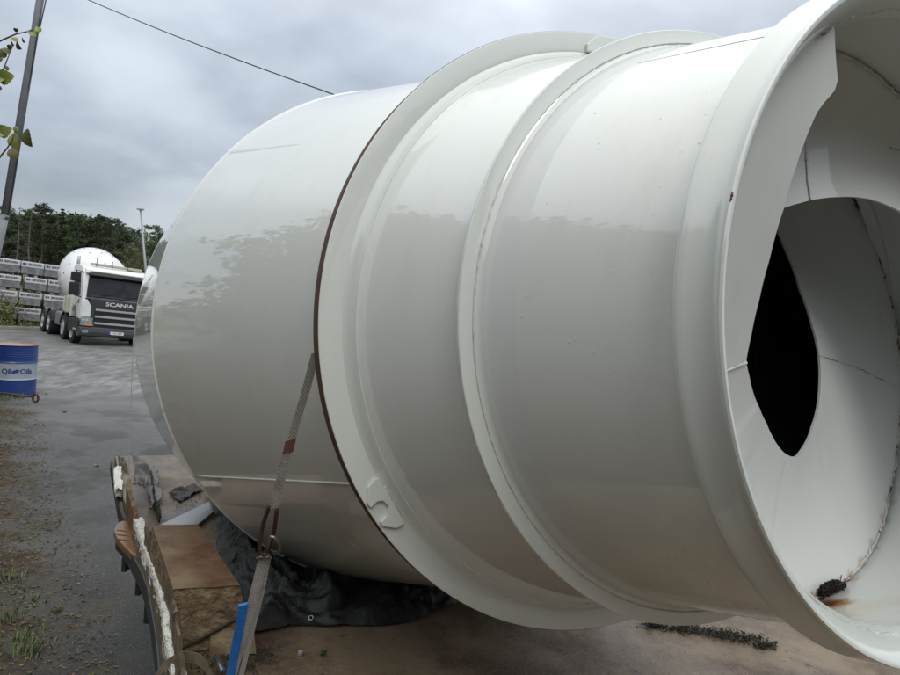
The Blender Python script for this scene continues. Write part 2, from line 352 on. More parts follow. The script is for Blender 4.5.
def make_tree(kind, seed):
    """unit: a tree 1 m tall in mesh space is scaled by the object; built at 13 m"""
    rg = random.Random(seed); H = 13.0; T = MB(); Cn = MB()
    bend = [Vector((rg.uniform(-.25, .25)*i/6, rg.uniform(-.25, .25)*i/6, H*.97*i/6)) for i in range(7)]
    r0_ = .17 if kind != 'leafy' else .15
    T.tube(bend, [r0_*(1-.13*i) for i in range(7)], 7)
    def at_h(z):
        f_ = min(max(z/(H*.97)*6, 0), 5.999); i = int(f_); return bend[i].lerp(bend[i+1], f_-i)
    if kind == 'pine':
        for k in range(44):
            z = H*rg.uniform(.40, .985); a = rg.uniform(0, 2*PI); rr_ = (1.9*(1-((z/H-.62)/.45)**2)+.35)*rg.uniform(.5, 1.1); b0 = at_h(z-.3)
            e_ = b0+Vector((math.cos(a)*rr_, math.sin(a)*rr_, .35)); T.tube([b0, b0.lerp(e_, .6), e_], [.035, .02, .008], 4, cap=False)
            leafcloud(Cn, e_, .68, 62, .15, .6, rng=rg); leafcloud(Cn, b0.lerp(e_, .6), .6, 34, .15, .6, rng=rg)
    elif kind == 'spruce':
        z = H*.16
        while z < H*.985:
            rr_ = 2.05*(1-z/H)**.8+.12
            for k in range(6):
                a = rg.uniform(0, 2*PI); q = rr_*rg.uniform(.7, 1.1); b0 = at_h(z); e_ = b0+Vector((math.cos(a)*q, math.sin(a)*q, -.25*q))
                T.tube([b0, e_], [.02, .006], 3, cap=False)
                for j in (.35, .65, .95): leafcloud(Cn, b0.lerp(e_, j), .34*(.6+rr_*.35), 11, .14, .5, rng=rg)
            z += .42
    elif kind == 'dead':
        for k in range(90):
            z = H*rg.uniform(.12, .97); a = rg.uniform(0, 2*PI); q = (1.8*(1-z/H)+.35)*rg.uniform(.5, 1.1); b0 = at_h(z)
            T.tube([b0, b0+Vector((math.cos(a)*q*.6, math.sin(a)*q*.6, .1*q)), b0+Vector((math.cos(a)*q, math.sin(a)*q, -.12*q))], [.022, .013, .005], 3, cap=False)
        for k in range(12): leafcloud(Cn, at_h(H*rg.uniform(.5, .98)), .5, 8, .12, .6, rng=rg)
    else:
        for k in range(30):
            z = H*rg.uniform(.28, .97); a = rg.uniform(0, 2*PI); q = (2.5*(1-((z/H-.5)/.55)**2)+.3)*rg.uniform(.4, 1); b0 = at_h(z*.86)
            e_ = at_h(z)+Vector((math.cos(a)*q, math.sin(a)*q, .3)); T.tube([b0, b0.lerp(e_, .5)+Vector((0, 0, .2)), e_], [.05, .03, .01], 4, cap=False)
            leafcloud(Cn, e_, .75, 46, .13, .8, rng=rg); leafcloud(Cn, b0.lerp(e_, .6), .55, 20, .13, .8, rng=rg)
    return T, Cn
tree_src = {}
for kind, seeds in (('pine', (1, 2, 3, 4)), ('spruce', (5, 6, 7)), ('dead', (8, 9)), ('leafy', (10, 11, 12))):
    for sd_ in seeds:
        T, Cn = make_tree(kind, sd_)
        mt = bpy.data.meshes.new('trunk'); mt.from_pydata([tuple(v) for v in T.v], [], T.f); mt.materials.append(M_barkg if kind == 'dead' else M_bark)
        mc = bpy.data.meshes.new('crown'); mc.from_pydata([tuple(v) for v in Cn.v], [], Cn.f); mc.materials.append({'pine': M_needle, 'spruce': M_needle2, 'dead': M_needle2, 'leafy': M_leafy}[kind])
        tree_src.setdefault(kind, []).append((mt, mc))
rt = random.Random(21)
NAMES = {'pine': 'pine_tree', 'spruce': 'spruce_tree', 'dead': 'bare_tree', 'leafy': 'birch_tree'}
def place_tree(px, ytop, dist, kind, label, group=None, zb=0.0, wide=1.0):
    yh = 337.5 - FOC*math.tan(PITCH)/math.cos(ROLL) + (px-450)*math.tan(ROLL)
    d = ray(px, yh); k = dist; base = CAM + d*k; base.z = zb
    H = (CAM + ray(px, ytop)*k).z - zb
    e_ = empty(NAMES[kind], base, rt.uniform(0, 6.28)); sc = H/13.0; e_.scale = (sc*wide, sc*wide, sc)
    mt, mc = rt.choice(tree_src[kind])
    for nm, me in (('trunk', mt), ('crown', mc)):
        o = bpy.data.objects.new(nm, me); col.objects.link(o); o.parent = e_
    return tag(e_, label, 'tree', group)
GT = 'tall forest trees behind the yard'
tl = [(-34,203),(-24,207),(-14,200),(-5,208),(3,204),(10,213),(17,205,'dead'),(23,209),(28,206,'dead'),(34,211),(41,203),(48,211),(54,213),(60,207),(66,216),(71,214),(77,215),(83,219),(89,216),(95,220),(101,214),(107,222),(113,217),(119,224),(124,235),(129,241)]
ORD = ['first', 'second', 'third', 'fourth', 'fifth', 'sixth', 'seventh', 'eighth', 'ninth', 'tenth', 'eleventh', 'twelfth', 'thirteenth', 'fourteenth', 'fifteenth', 'sixteenth', 'seventeenth', 'eighteenth', 'nineteenth', 'twentieth', 'twenty-first', 'twenty-second', 'twenty-third']
cnt = {}
for i, tt in enumerate(tl):
    kind = tt[2] if len(tt) > 2 else ('spruce' if i % 5 in (1, 3) else 'pine')
    cnt[kind] = cnt.get(kind, -1)+1
    if kind == 'dead':
        lab = 'bare grey dead tree, left of the two against the dark forest' if tt[0] < 20 else 'bare grey dead tree, right of the two against the dark forest'
        place_tree(tt[0], tt[1], 84, 'dead', lab, zb=0)
    else:
        lab = '%s %s from the left in the forest edge behind the yard' % (ORD[cnt[kind]], 'narrow dark spruce' if kind == 'spruce' else 'broad dark pine')
        place_tree(tt[0], tt[1], 88+rt.uniform(-3, 6), kind, lab, GT+' '+kind, wide=.80)
place_tree(140, 233, 80, 'leafy', 'olive green birch beside the far floodlight mast', wide=.9)
place_tree(152, 224, 95, 'pine', 'dark pine rising just left of the big white drum, right of the floodlight mast', wide=1.0)
place_tree(163, 231, 100, 'pine', 'dark pine half hidden behind the far end of the big white drum', wide=1.1)
for px, yt in ((128, 243), (135, 240)):
    place_tree(px, yt, 72, 'leafy', ('left' if px < 130 else 'right')+' one of two low olive birches behind the truck cab roof', 'low birches behind the cab roof', wide=1.1)
# woodland mass: fills between and behind, and goes on round the yard
def woodland(name, items, m, label, lf=1.0, lo=.22, ls=.3):
    mb = MB(); rg = random.Random(5)
    for (x, y, H, r) in items:
        mb.tube([(x, y, 0), (x+rg.uniform(-.3, .3), y, H*.8)], [.16, .06], 5, 1, cap=False)
        for k in range(int(16*lf)):
            z = H*rg.uniform(lo, .985); q = r*(1-((z/H-.5)/.66)**2)*rg.random()**.5; a = rg.uniform(0, 6.28)
            leafcloud(mb, Vector((x+math.cos(a)*q, y+math.sin(a)*q, z)), r*.42, 20, ls*H/12, .8, rng=rg)
    o = mb.build(name, m, mats=[m, M_bark]); return tag(o, label, 'woodland', kind='stuff')
it = []
for i in range(120):
    px = rt.uniform(-60, 170); k = rt.uniform(98, 135); d = ray(px, 270); yt = 216+max(0, px-95)*.42; top = (CAM+ray(px, yt)*k).z; p = CAM+d*k
    it.append((p.x, p.y, top*rt.uniform(.93, 1.03), 3.2))
woodland('far_woodland', it, M_needle2, 'dark forest mass filling the gaps behind the tall trees')
it = []
for i in range(110):
    az = R_(rt.uniform(-128, -60)); k = rt.uniform(19, 24); it.append((math.sin(az)*k, math.cos(az)*k, 2.6+k*(.485+.03*math.sin(az*9))*rt.uniform(.97, 1.03), 2.5))
for i in range(80):
    az = R_(rt.uniform(-260, -128)); k = rt.uniform(16, 24); it.append((math.sin(az)*k, math.cos(az)*k, 2.6+k*rt.uniform(.38, .46), 2.6))  # unseen trees behind the camera, raised close to darken ring faces and mouth
for i in range(120):
    az = R_(rt.uniform(-232, 40)); 
    if R_(-62) < az < R_(-2): continue
    k = rt.uniform(55, 75); it.append((math.sin(az)*k, math.cos(az)*k, rt.uniform(9, 14), 3.4))
woodland('yard_woodland', it, mat('woodland_leaves', (.11, .12, .07), .8, color2=(.16, .165, .10), vscale=1), 'leafy woodland around the yard, mirrored in the drum, raised behind the camera to shade it', 1.8, .02, .24)

# ---- shrubs before the stacks
def shrub(p, h, wd, n, label, seed):
    rg = random.Random(seed); e_ = empty('birch_shrub', p); st = MB(); lv = MB()
    for k in range(9):
        a = rg.uniform(0, 6.28); q = wd*rg.uniform(.2, 1); hh = h*rg.uniform(.55, 1)
        b = Vector((math.cos(a)*q, math.sin(a)*q, hh)); st.tube([(0, 0, 0), b*.5+Vector((0, 0, .15)), b], [.02, .012, .004], 4, cap=False)
        for j in range(n//9):
            f_ = rg.uniform(.25, 1.02); c = b*f_ + Vector((rg.gauss(0, .13), rg.gauss(0, .13), rg.gauss(0, .12))); aa = Vector((rg.uniform(-1, 1), rg.uniform(-1, 1), rg.uniform(-1, 1))).normalized(); qq = aa.orthogonal(); s1 = rg.uniform(.03, .06)
            lv.add([c-aa*s1, c+qq*s1*.6, c+aa*s1, c-qq*s1*.6], [(0, 1, 2, 3)])
    M_s = mat('shrub_leaves', (.13, .16, .03), .6, color2=(.30, .27, .06), vscale=2.2)
    st.build('stem', M_barkg, e_); lv.build('foliage', M_s, e_); tag(e_, label, 'shrub')
for i, (px, h, wd, n, lab) in enumerate(((34, 2.15, .75, 1100, 'tallest yellow-green birch shrub before the wrapped stacks'), (24, 1.35, .7, 800, 'small yellow-green shrub just left of the tallest shrub'), (8, 1.25, .8, 800, 'dark green low shrub at the left end by the guy wire'), (42, 1.2, .5, 500, 'thin yellowing shrub beside the rear wheels of the mixer truck'), (-12, 1.4, .8, 600, 'low shrub at the far left before the wrapped stacks'), (17, .9, .6, 450, 'lowest bushy shrub between the two bigger shrubs'))):
    p = onz(px, 324.5, 0); shrub(p, h, wd, n, lab, 30+i)

# ================================================================== FLATBED TRAILER
M_deck = bpy.data.materials.new('wet_deck_board'); M_deck.use_nodes = True; t = M_deck.node_tree; b = t.nodes['Principled BSDF']
V = t.nodes.new('ShaderNodeTexCoord').outputs['Object']
mp = t.nodes.new('ShaderNodeMapping'); mp.inputs['Scale'].default_value = (.35, 1, 1); t.links.new(V, mp.inputs[0])
c = node_mix(t, node_step(t, node_noise(t, V, 2.2, 8, .65), .36, .64), (.080, .053, .031), (.225, .168, .108))
c = node_mix(t, node_math(t, 'MULTIPLY', node_step(t, node_noise(t, mp.outputs[0], 5, 8, .7), .5, .7), .65), c, (.075, .036, .020))
c = node_mix(t, node_math(t, 'MULTIPLY', node_step(t, node_noise(t, V, 95, 3, .7), .55, .68), .55), c, (.34, .29, .23))
c = node_mix(t, node_math(t, 'MULTIPLY', node_step(t, node_noise(t, V, 8, 8, .75), .60, .68), .7), c, (.025, .024, .016))
t.links.new(c, b.inputs['Base Color'])
mr = t.nodes.new('ShaderNodeMapRange'); mr.inputs[1].default_value = .35; mr.inputs[2].default_value = .6; mr.inputs[3].default_value = .22; mr.inputs[4].default_value = .6; t.links.new(node_noise(t, V, 2.8, 6), mr.inputs[0]); t.links.new(mr.outputs[0], b.inputs['Roughness'])
bp = t.nodes.new('ShaderNodeBump'); bp.inputs['Distance'].default_value = .003; t.links.new(node_noise(t, V, 70, 6, .7), bp.inputs['Height']); t.links.new(bp.outputs[0], b.inputs['Normal'])
DK = Matrix.Translation(D(0, 0, 0)) @ Matrix((eS, -eL, Vector((0, 0, 1)))).transposed().to_4x4()
M_steel = mat('trailer_steel', (.045, .045, .047), .5, metal=.4, var=.4, vscale=6)
M_rub = mat('tyre_rubber', (.018, .018, .019), .8, var=.3, bump=.002, bscale=40)
M_rim = mat('wheel_steel', (.42, .43, .44), .4, metal=.7, var=.3)
tr = empty('flatbed_trailer', mw=DK); tag(tr, 'low flatbed trailer with a worn brown deck carrying the big white drum', 'trailer')
mb = MB(); extrude_poly([Vector(p) for p in ((-4.0, -1.42, 1.13), (-2.9, -1.33, 1.13), (-1.7, -1.17, 1.13), (0, -1.08, 1.13), (3.2, -1.02, 1.13), (3.2, 2.6, 1.13), (-4.0, 2.6, 1.13))], (0, 0, .07), mb); mb.build('deck', M_deck, tr, bevel=.006)
for rail in (((-4.0, -1.44), (-2.9, -1.35), (-1.7, -1.19), (0, -1.10), (3.2, -1.04)), ((-4.0, 2.62), (3.2, 2.62))):
    mb = MB(); mb.ribbon([Vector((x, y, 1.12)) for x, y in rail], [Vector((0, 0, .04))]*len(rail), .016); mb.build('side_rail', M_steel, tr)
for y in (.2, 1.2):
    mb = MB(); mb.box((-4.0, y-.05, .72), (3.6, y+.05, 1.128)); mb.build('chassis_beam', M_steel, tr)
for x in (-2.6, 1.6):
    mb = MB(); mb.tube([(x, -.4, .5), (x, 2.0, .5)], .06, 10); mb.build('axle', M_steel, tr)
    for y in (-.5, 2.1):
        mb = MB(); mb.lathe([(-.13, .3), (-.13, .46), (-.10, .5), (.10, .5), (.13, .46), (.13, .3)], 32, 'y', (x, y, .5)); o = mb.build('wheel', M_rub, tr); sharp(o)
        mb = MB(); mb.lathe([(-.11, .3), (-.05, .26), (-.04, .1), (-.08, .001)], 24, 'y', (x, y, .5)); mb.lathe([(.11, .3), (.05, .26), (.04, .1), (.08, .001)], 24, 'y', (x, y, .5)); mb.build('rim', M_rim, o, smooth=True)

# ================================================================== THE DRUM
drum = empty('mixer_drum', mw=DM); tag(drum, 'huge glossy white concrete mixer drum lying on its side with its mouth to the right', 'mixer drum')
SEG = 288
def lathe_part(name, prof, m, parent=drum, closed=False, ang=38, seg=SEG):
    mb = MB(); mb.lathe(prof, seg, 'x', closed=closed)
    o = mb.build(name, m, parent); sharp(o, ang); return o
def tsub(p0, p1, n): return [(p0[0]+(p1[0]-p0[0])*i/n, p0[1]+(p1[1]-p0[1])*i/n) for i in range(n+1)]
# outer skin, far to near
lathe_part('rear_shell', [(-3.35, .001), (-3.33, .35), (-3.22, .75), (-3.02, 1.12), (-2.92, 1.24), (-2.81, 1.318)], M_body, seg=160)
lathe_part('barrel_shell', tsub((-2.80, 1.326), (-1.526, 1.250), 10), M_body)
lathe_part('cone_shell', tsub((-1.512, 1.247), (-.046, .823), 24), M_body)
for nm, t0, rr0 in (('seam_bead', -2.805, 1.322), ('seam_bead', -1.519, 1.2485)):
    mb = MB(); mb.lathe([(t0-.007, rr0-.004), (t0-.004, rr0+.004), (t0, rr0+.0055), (t0+.004, rr0+.004), (t0+.007, rr0-.004)], SEG, 'x'); sharp(mb.build(nm, M_body, drum), 80)
lathe_part('neck_shell', tsub((.030, .811), (.412, .6795), 8), M_body)
lathe_part('mouth_shell', tsub((.441, .671), (.884, .566), 10), M_body)
# roller ring: thick flat ring, rusty tread edge
o = lathe_part('roller_ring', [(-.0005, .8985), (.001, .897), (.0012, .845), (.0, .838), (.004, .832), (.012, .824), (.024, .817), (.034, .812), (.034, .79), (-.050, .79), (-.050, .89), (-.047, .8985)], M_ring, closed=True, ang=25)
lathe_part('running_edge', [(-.0012, .8982), (-.003, .9003), (-.043, .9003), (-.0465, .8982)], M_rustedge, o, closed=True)
# reinforcing rib
o = lathe_part('stiffening_rib', [(.413, .66), (.413, .7195), (.4145, .722), (.4225, .722), (.4240, .7205), (.4245, .690), (.4265, .684), (.431, .6785), (.444, .671), (.444, .66)], M_ring, closed=True, ang=30)
# mouth flange
lathe_part('mouth_flange', [(.880, .545), (.880, .6035), (.883, .6055), (.888, .605), (.897, .6005), (.912, .5925), (.926, .5885), (.938, .588), (.948, .5905), (.9535, .593), (.957, .591), (.957, .587), (.953, .582), (.940, .571), (.925, .562), (.912, .5565), (.900, .553), (.890, .545)], M_ring, closed=True, ang=50)
def bead_ring(t0, r0_, wd, amp, parent, m, a0=0, a1=2*PI, n=500, seed=3, name='weld_bead'):
    rg = random.Random(seed); mb = MB(); pts = []; rad = []
    for i in range(n+1):
        a = a0+(a1-a0)*i/n; q = r0_+rg.gauss(0, amp*.3); pts.append((t0+rg.gauss(0, amp), q*math.cos(a), q*math.sin(a))); rad.append(wd*rg.uniform(.6, 1.15))
    mb.tube(pts, rad, 6, cap=False); return mb.build(name, m, parent, smooth=True)
bead_ring(.898, .5555, .0055, .0013, drum, M_bead)
bead_ring(.4258, .6895, .0019, .00035, drum, M_bead, n=600, seed=4)
# longitudinal plate seams
def axial_seam(t0, r_a, t1, r_b, ang, name='plate_seam', rad=.0008):
    mb = MB(); pts = [(t0+(t1-t0)*k/14, (r_a+(r_b-r_a)*k/14)*math.cos(R_(ang)), (r_a+(r_b-r_a)*k/14)*math.sin(R_(ang))) for k in range(15)]
    mb.tube(pts, rad, 6); mb.build(name, M_body, drum, smooth=True)
RWt = [(-1.5, 1.235), (0, .80), (.424, .663), (.886, .553), (1.2, .553)]
def RW(t_):
    for (a0, b0), (a1, b1) in zip(RWt, RWt[1:]):
        if t_ <= a1: return b0+(b1-b0)*(t_-a0)/(a1-a0)
    return RWt[-1][1]
# find the seam angles from where the seams run over the skin
def skin_angle(px, py, seg):
    t0, R0, t1, R1 = seg; k = (R1-R0)/(t1-t0); d = ray(px, py); s = .3; prev = 1
    while s < 8:
        q = CAM+d*s-A; tt = q.dot(n_); rad = (q-n_*tt).length
        if rad < R0+k*(tt-t0) and t0-.1 < tt < t1+.1: return math.degrees(math.atan2(q.dot(v_), q.dot(u_))), tt
        s += .001
    return None
CONE = (-1.518, 1.248, -.02, .815)
h = skin_angle(280, 480, CONE)
if h: axial_seam(-1.505, 1.2455, -.048, .8240, h[0], rad=.0042)
h = skin_angle(740, 41, (.424, .675, .886, .568))
if h: axial_seam(.442, .6705, .882, .567, h[0])
# lugs on the ring face
def ring_face(px, py):
    d = ray(px, py); s = (A-CAM).dot(n_)/d.dot(n_); q = CAM+d*s-A; return Vector((0, q.dot(u_), q.dot(v_)))
sl_out = [(377, 477), (373, 478), (366.5, 487), (366, 503), (369.5, 507), (376, 500.5), (382, 500), (387.5, 506), (385, 515), (379, 521), (381, 525), (393, 527), (397, 526.5), (403, 522), (395, 508), (384, 488)]
mb = MB(); poly = [ring_face(*p)+Vector((.0012, 0, 0)) for p in sl_out]; extrude_poly(poly, (.012, 0, 0), mb)
mb.build('lifting_lug', M_ring, drum, bevel=.0028, seg=2)['label'] = 'notched hook-shaped lug welded low on the ring face'
mb = MB(); pp = [(.0075+random.uniform(-.001, .001),) for _ in range(1)]
e0, e1 = ring_face(384, 486), ring_face(402, 521.5)
mb.tube([e0.lerp(e1, k/22)+Vector((.004+random.uniform(-.0015, .0015), random.uniform(-.0015, .0015), 0)) for k in range(23)], [random.uniform(.002, .0045) for _ in range(23)], 6); mb.build('lug_weld', M_bead, drum, smooth=True)
sl2 = [(585, 53), (585, 45), (590, 40.5), (597, 36.5), (603, 38), (617, 40), (616, 54)]
mb = MB(); extrude_poly([ring_face(*p)+Vector((.0012, 0, 0)) for p in sl2], (.012, 0, 0), mb); mb.build('lifting_lug', M_ring, drum, bevel=.0028)['label'] = 'lug at the top of the ring face'
# inner wall
lathe_part('inner_wall', [(.903, .5535), (.886, .553)]+tsub((.80, RW(.80)), (.02, RW(.02)), 14), M_in)
lathe_part('inner_barrel', tsub((.02, RW(.02)), (-1.5, 1.235), 8)+[(-2.8, 1.31), (-3.3, .5), (-3.32, .001)], M_raw_shade, seg=96)
# two helical mixing blades, pitch .665 m
def t1a(a): return .9-.00184*(a-123)
def root_off(a, aoff):
    if aoff == 0: return .029*math.exp(-((a-302)/20)**2)
    return .026*min(1, max(0, (a-422)/17))
rin1 = [(123, .545), (124.8, .502), (126, .471), (126.8, .463), (128.1, .457), (130, .455), (133.2, .448), (138.8, .425), (144.8, .401), (153.2, .372), (159.7, .357), (165.6, .344), (176.7, .330), (187.3, .325), (195.7, .327), (201, .315), (208.5, .302), (218, .285), (229, .2725), (240, .270), (248, .272), (255, .2755), (266, .283), (275.8, .289), (284.3, .283), (304.4, .274), (320, .278), (332.5, .282), (349.4, .292), (364.7, .297), (382.4, .312), (401, .355), (417, .409), (430, .43), (470, .43), (600, .45), (900, .6)]
rin2 = [(-57+360, .5), (320, .44), (345, .41), (380, .38), (409.6, .355), (421.6, .331), (433.4, .302), (441.7, .285), (450.4, .269), (462.1, .252), (480, .25), (500, .26), (560, .33), (620, .40), (900, .6)]
def lerp_t(tab, a):
    if a <= tab[0][0]: return tab[0][1]
    for (a0, b0), (a1, b1) in zip(tab, tab[1:]):
        if a <= a1: return b0+(b1-b0)*(a-a0)/(a1-a0)
    return tab[-1][1]
def blade(name, tab, aoff, a0, a1, m, step=1.5, parent=drum, cup=.035, label=None):
    vs = []; fs = []; NR = 9; n = int((a1-a0)/step)+1
    for i in range(n):
        a = a0+(a1-a0)*i/(n-1); tt = t1a(a-aoff); ro = RW(tt)-.001; ri = min(lerp_t(tab, a), ro-.004); ar = R_(a)
        for side in (0, 1):
            for k in range(NR):
                f_ = k/(NR-1); r = ri+(ro-ri)*f_; tc_ = tt + root_off(a, aoff)*f_**1.5 - cup*4*f_*(1-f_)*min(1, (a-a0)/60) * .5 - side*.006
                vs.append((tc_, r*math.cos(ar), r*math.sin(ar)))
    W_ = 2*NR
    for i in range(n-1):
        o0, o1 = i*W_, (i+1)*W_
        for k in range(NR-1):
            fs.append((o0+k, o0+k+1, o1+k+1, o1+k)); fs.append((o0+NR+k, o1+NR+k, o1+NR+k+1, o0+NR+k+1))
        fs.append((o0, o1, o1+NR, o0+NR)); fs.append((o0+NR-1, o0+W_-1, o1+W_-1, o1+NR-1))
    fs.append(tuple(list(range(NR))+[NR+k for k in range(NR-1, -1, -1)])); o1 = (n-1)*W_; fs.append(tuple([o1+k for k in range(NR-1, -1, -1)]+[o1+NR+k for k in range(NR)]))
    o = new_obj(name, vs, fs, m, parent); sharp(o, 50)
    if label: o['label'] = label
    return o
b1 = blade('mixing_blade', rin1, 0, 123, 470, M_in, label='white spiral blade starting at the left of the mouth')
b2 = blade('mixing_blade', rin2, 180, 303, 560, M_in, label='white spiral blade arching over the dark hole')
blade('inner_blade', rin1, 0, 470, 900, M_raw_shade, 4); blade('inner_blade', rin2, 180, 560, 900, M_raw_shade, 4)
def bead_path(parent, fn, n, wd, m, seed=1, name='weld_bead', jit=.0015):
    rg = random.Random(seed); mb = MB(); mb.tube([Vector(fn(i/n))+Vector((rg.gauss(0, jit), rg.gauss(0, jit), rg.gauss(0, jit))) for i in range(n+1)], [wd*rg.uniform(.45, 1.25) for _ in range(n+1)], 6); return mb.build(name, m, parent, smooth=True)
def cyl(t_, r, a): return Vector((t_, r*math.cos(R_(a)), r*math.sin(R_(a))))
bead_path(b1, lambda f_: cyl(t1a(124+346*f_)+.002+root_off(124+346*f_, 0), RW(t1a(124+346*f_)+root_off(124+346*f_, 0))-.003, 124+346*f_), 420, .0023, M_beadr, 2)
bead_path(b2, lambda f_: cyl(t1a(304+250*f_-180)+.002+root_off(304+250*f_, 180), RW(t1a(304+250*f_-180)+root_off(304+250*f_, 180))-.003, 304+250*f_), 300, .003, M_bead, 3)
def blade_joint(bl, tab, aoff, a, wd, m, sd_):
    tt = t1a(a-aoff); ro = RW(tt); ri = lerp_t(tab, a)
    bead_path(bl, lambda f_: cyl(tt-.070*f_*(1-f_)+.002, ri+(ro-ri)*f_, a+1.2*math.sin(f_*4)), 40, wd, m, sd_, jit=.0006)
blade_joint(b1, rin1, 0, 196, .0024, M_bead, 5); blade_joint(b1, rin1, 0, 349, .0011, M_beadr, 6); blade_joint(b2, rin2, 180, 446, .0038, M_bead, 7); blade_joint(b1, rin1, 0, 262, .0006, M_in, 8)
# pencil-thin scratches on the upper blade
M_scr = mat('dark_scratch', (.03, .03, .03), .8)
rg = random.Random(9)
for k, (a, fr) in enumerate(((432, .55), (427, .62), (416, .62), (409, .70))):
    tt = t1a(a-180); ro = RW(tt); ri = lerp_t(rin2, a)
    fn = lambda f_: cyl(t1a(a-180+f_*4)-.035*2*fr*(1-fr)+.0035, ri+(ro-ri)*(fr+.05*math.sin(f_*3+k)), a+f_*5)
    mb = MB(); mb.tube([fn(q/8) for q in range(9)], .0009, 4); mb.build('scratch', M_scr, b2)
# dried concrete lump, rust stain and straw where the blade meets the wall
def inner_pt(px, py):
    d = ray(px, py); s = .5
    while s < 6:
        q = CAM+d*s-A; tt = q.dot(n_)
        if tt < .9 and (q-n_*tt).length > RW(tt)-.002: return Vector((tt, q.dot(u_), q.dot(v_)))
        s += .001
c0 = inner_pt(826, 592); rg = random.Random(12); mb = MB()
i0, i1, i2 = inner_pt(807, 587), inner_pt(845, 583), inner_pt(822, 600)
for k in range(2600):
    a, b_ = rg.random(), rg.random()
    p = i0.lerp(i1, a) + (i2-i0.lerp(i1, .5))*b_*(1-abs(a-.5)*1.6) + Vector((rg.gauss(0, .002), rg.gauss(0, .002), rg.random()*.022*math.sin(PI*min(max(a, .05), .95)))) - Vector((0, 0, .002))
    s1 = rg.uniform(.001, .0034); x = Vector((rg.uniform(-1, 1), rg.uniform(-1, 1), rg.uniform(-1, 1))).normalized(); y = x.orthogonal().normalized(); z = x.cross(y)
    mb.add([p+x*s1, p-x*s1, p+y*s1, p-y*s1, p+z*s1, p-z*s1], [(0,2,4),(2,1,4),(1,3,4),(3,0,4),(2,0,5),(1,2,5),(3,1,5),(0,3,5)])
o = mb.build('debris_lump', mat('black_debris', (.006, .006, .006), .95, color2=(.022, .013, .008), vscale=60))
o.matrix_world = DM; tag(o, 'crumbly black lump of dirt lying inside the lower rim of the drum mouth', 'dirt lump')
def up_in(p, k=.0025):
    q = Vector((0, p.y, p.z)).normalized(); return p - q*k
# rust runs in the enamel below the lump and along the blade root
t = M_in.node_tree; b = t.nodes['Principled BSDF']; V = t.nodes.new('ShaderNodeTexCoord').outputs['Object']; basec = b.inputs['Base Color'].links[0].from_socket
def stain(basec, pos, rad, colr, amt, seed):
    vd = t.nodes.new('ShaderNodeVectorMath'); vd.operation = 'DISTANCE'; t.links.new(V, vd.inputs[0]); vd.inputs[1].default_value = pos
    nn = node_noise(t, V, 38+seed, 7, .7, .8); dd = node_math(t, 'ADD', vd.outputs['Value'], node_math(t, 'MULTIPLY', node_math(t, 'SUBTRACT', nn, .5), rad*1.3))
    return node_mix(t, node_math(t, 'MULTIPLY', node_math(t, 'SUBTRACT', 1.0, node_step(t, dd, rad*.35, rad)), amt), basec, colr)
pc = inner_pt(831, 600)
basec = stain(basec, inner_pt(846, 606), .085, (.58, .50, .36), .55, 3)
basec = stain(basec, pc, .052, (.38, .155, .03), .95, 0)
basec = stain(basec, inner_pt(826, 600), .034, (.09, .03, .012), .95, 7)
for q, (px, py) in enumerate(((853, 575), (862, 562), (873, 545), (884, 518), (889, 500))): basec = stain(basec, inner_pt(px, py), .020, (.45, .30, .17), .5, q)
for q, (px, py) in enumerate(((872, 640), (892, 600), (850, 615))): basec = stain(basec, inner_pt(px, py), .05, (.60, .57, .47), .5, q)
t.links.new(basec, b.inputs['Base Color'])
M_twig = mat('rusty_twig', (.13, .05, .03), .8)
tp = [((836, 590), (851, 585)), ((840, 586), (843, 578)), ((834, 596), (848, 589)), ((843, 600), (856, 601))]
for a, b_ in tp[:2]:
    q = up_in(inner_pt(*a), .006); q2 = up_in(inner_pt(*b_), .012); mb = MB(); mb.tube([q, q.lerp(q2, .5)+Vector((0, .002, .003)), q2], .0010, 5); mb.build('rust_flake', M_twig, drum)
# chips in the rim paint
mb = MB(); 
for (px, py, s1) in ((731, 200, .0075), (731, 196, .005), (730.5, 204, .005)):
    d = ray(px, py); tq = .953; s = ((A+n_*tq)-CAM).dot(n_)/d.dot(n_); q = CAM+d*s-A; c = Vector((tq+.001, q.dot(u_), q.dot(v_))); yy = Vector((0, c.z, -c.y)).normalized(); rr_ = Vector((0, c.y, c.z)).normalized()
    mb.add([c-yy*s1*1.6, c+rr_*s1*.5, c+yy*s1*1.8, c-rr_*s1*.6, c+Vector((.003, 0, 0))], [(0, 1, 4), (1, 2, 4), (2, 3, 4), (3, 0, 4)])
mb.build('paint_chip', M_red, drum)
# spatter of hardened cement specks and water drops on the skin
mb = MB(); rg = random.Random(17)
def skin_R(tt): return CONE[1]+(CONE[3]-CONE[1])*(tt-CONE[0])/(CONE[2]-CONE[0]) if tt < -.02 else (.811+(.6795-.811)*(tt-.03)/.382 if tt < .412 else .671+(.566-.671)*(tt-.441)/.443)
for k in range(1150):
    tt = rg.choice([rg.uniform(-1.45, -.04), rg.uniform(.05, .40), rg.uniform(.46, .87), rg.uniform(.46, .87)]); a = rg.uniform(135, 262) if rg.random() < .25 else rg.uniform(182, 262)
    s1 = rg.choice([.0011, .0014, .0018, .0028])*rg.uniform(.6, 1.15); c = cyl(tt, skin_R(tt), a); rr_ = Vector((0, c.y, c.z)).normalized(); tg = Vector((0, -c.z, c.y)).normalized(); ax = Vector((1, 0, 0))
    ring = [c+(tg*math.cos(2*PI*q/6)+ax*math.sin(2*PI*q/6)*rg.uniform(.7, 1.2))*s1 for q in range(6)]
    mb.add(ring+[c+rr_*s1*.3], [(q, (q+1) % 6, 6) for q in range(6)])
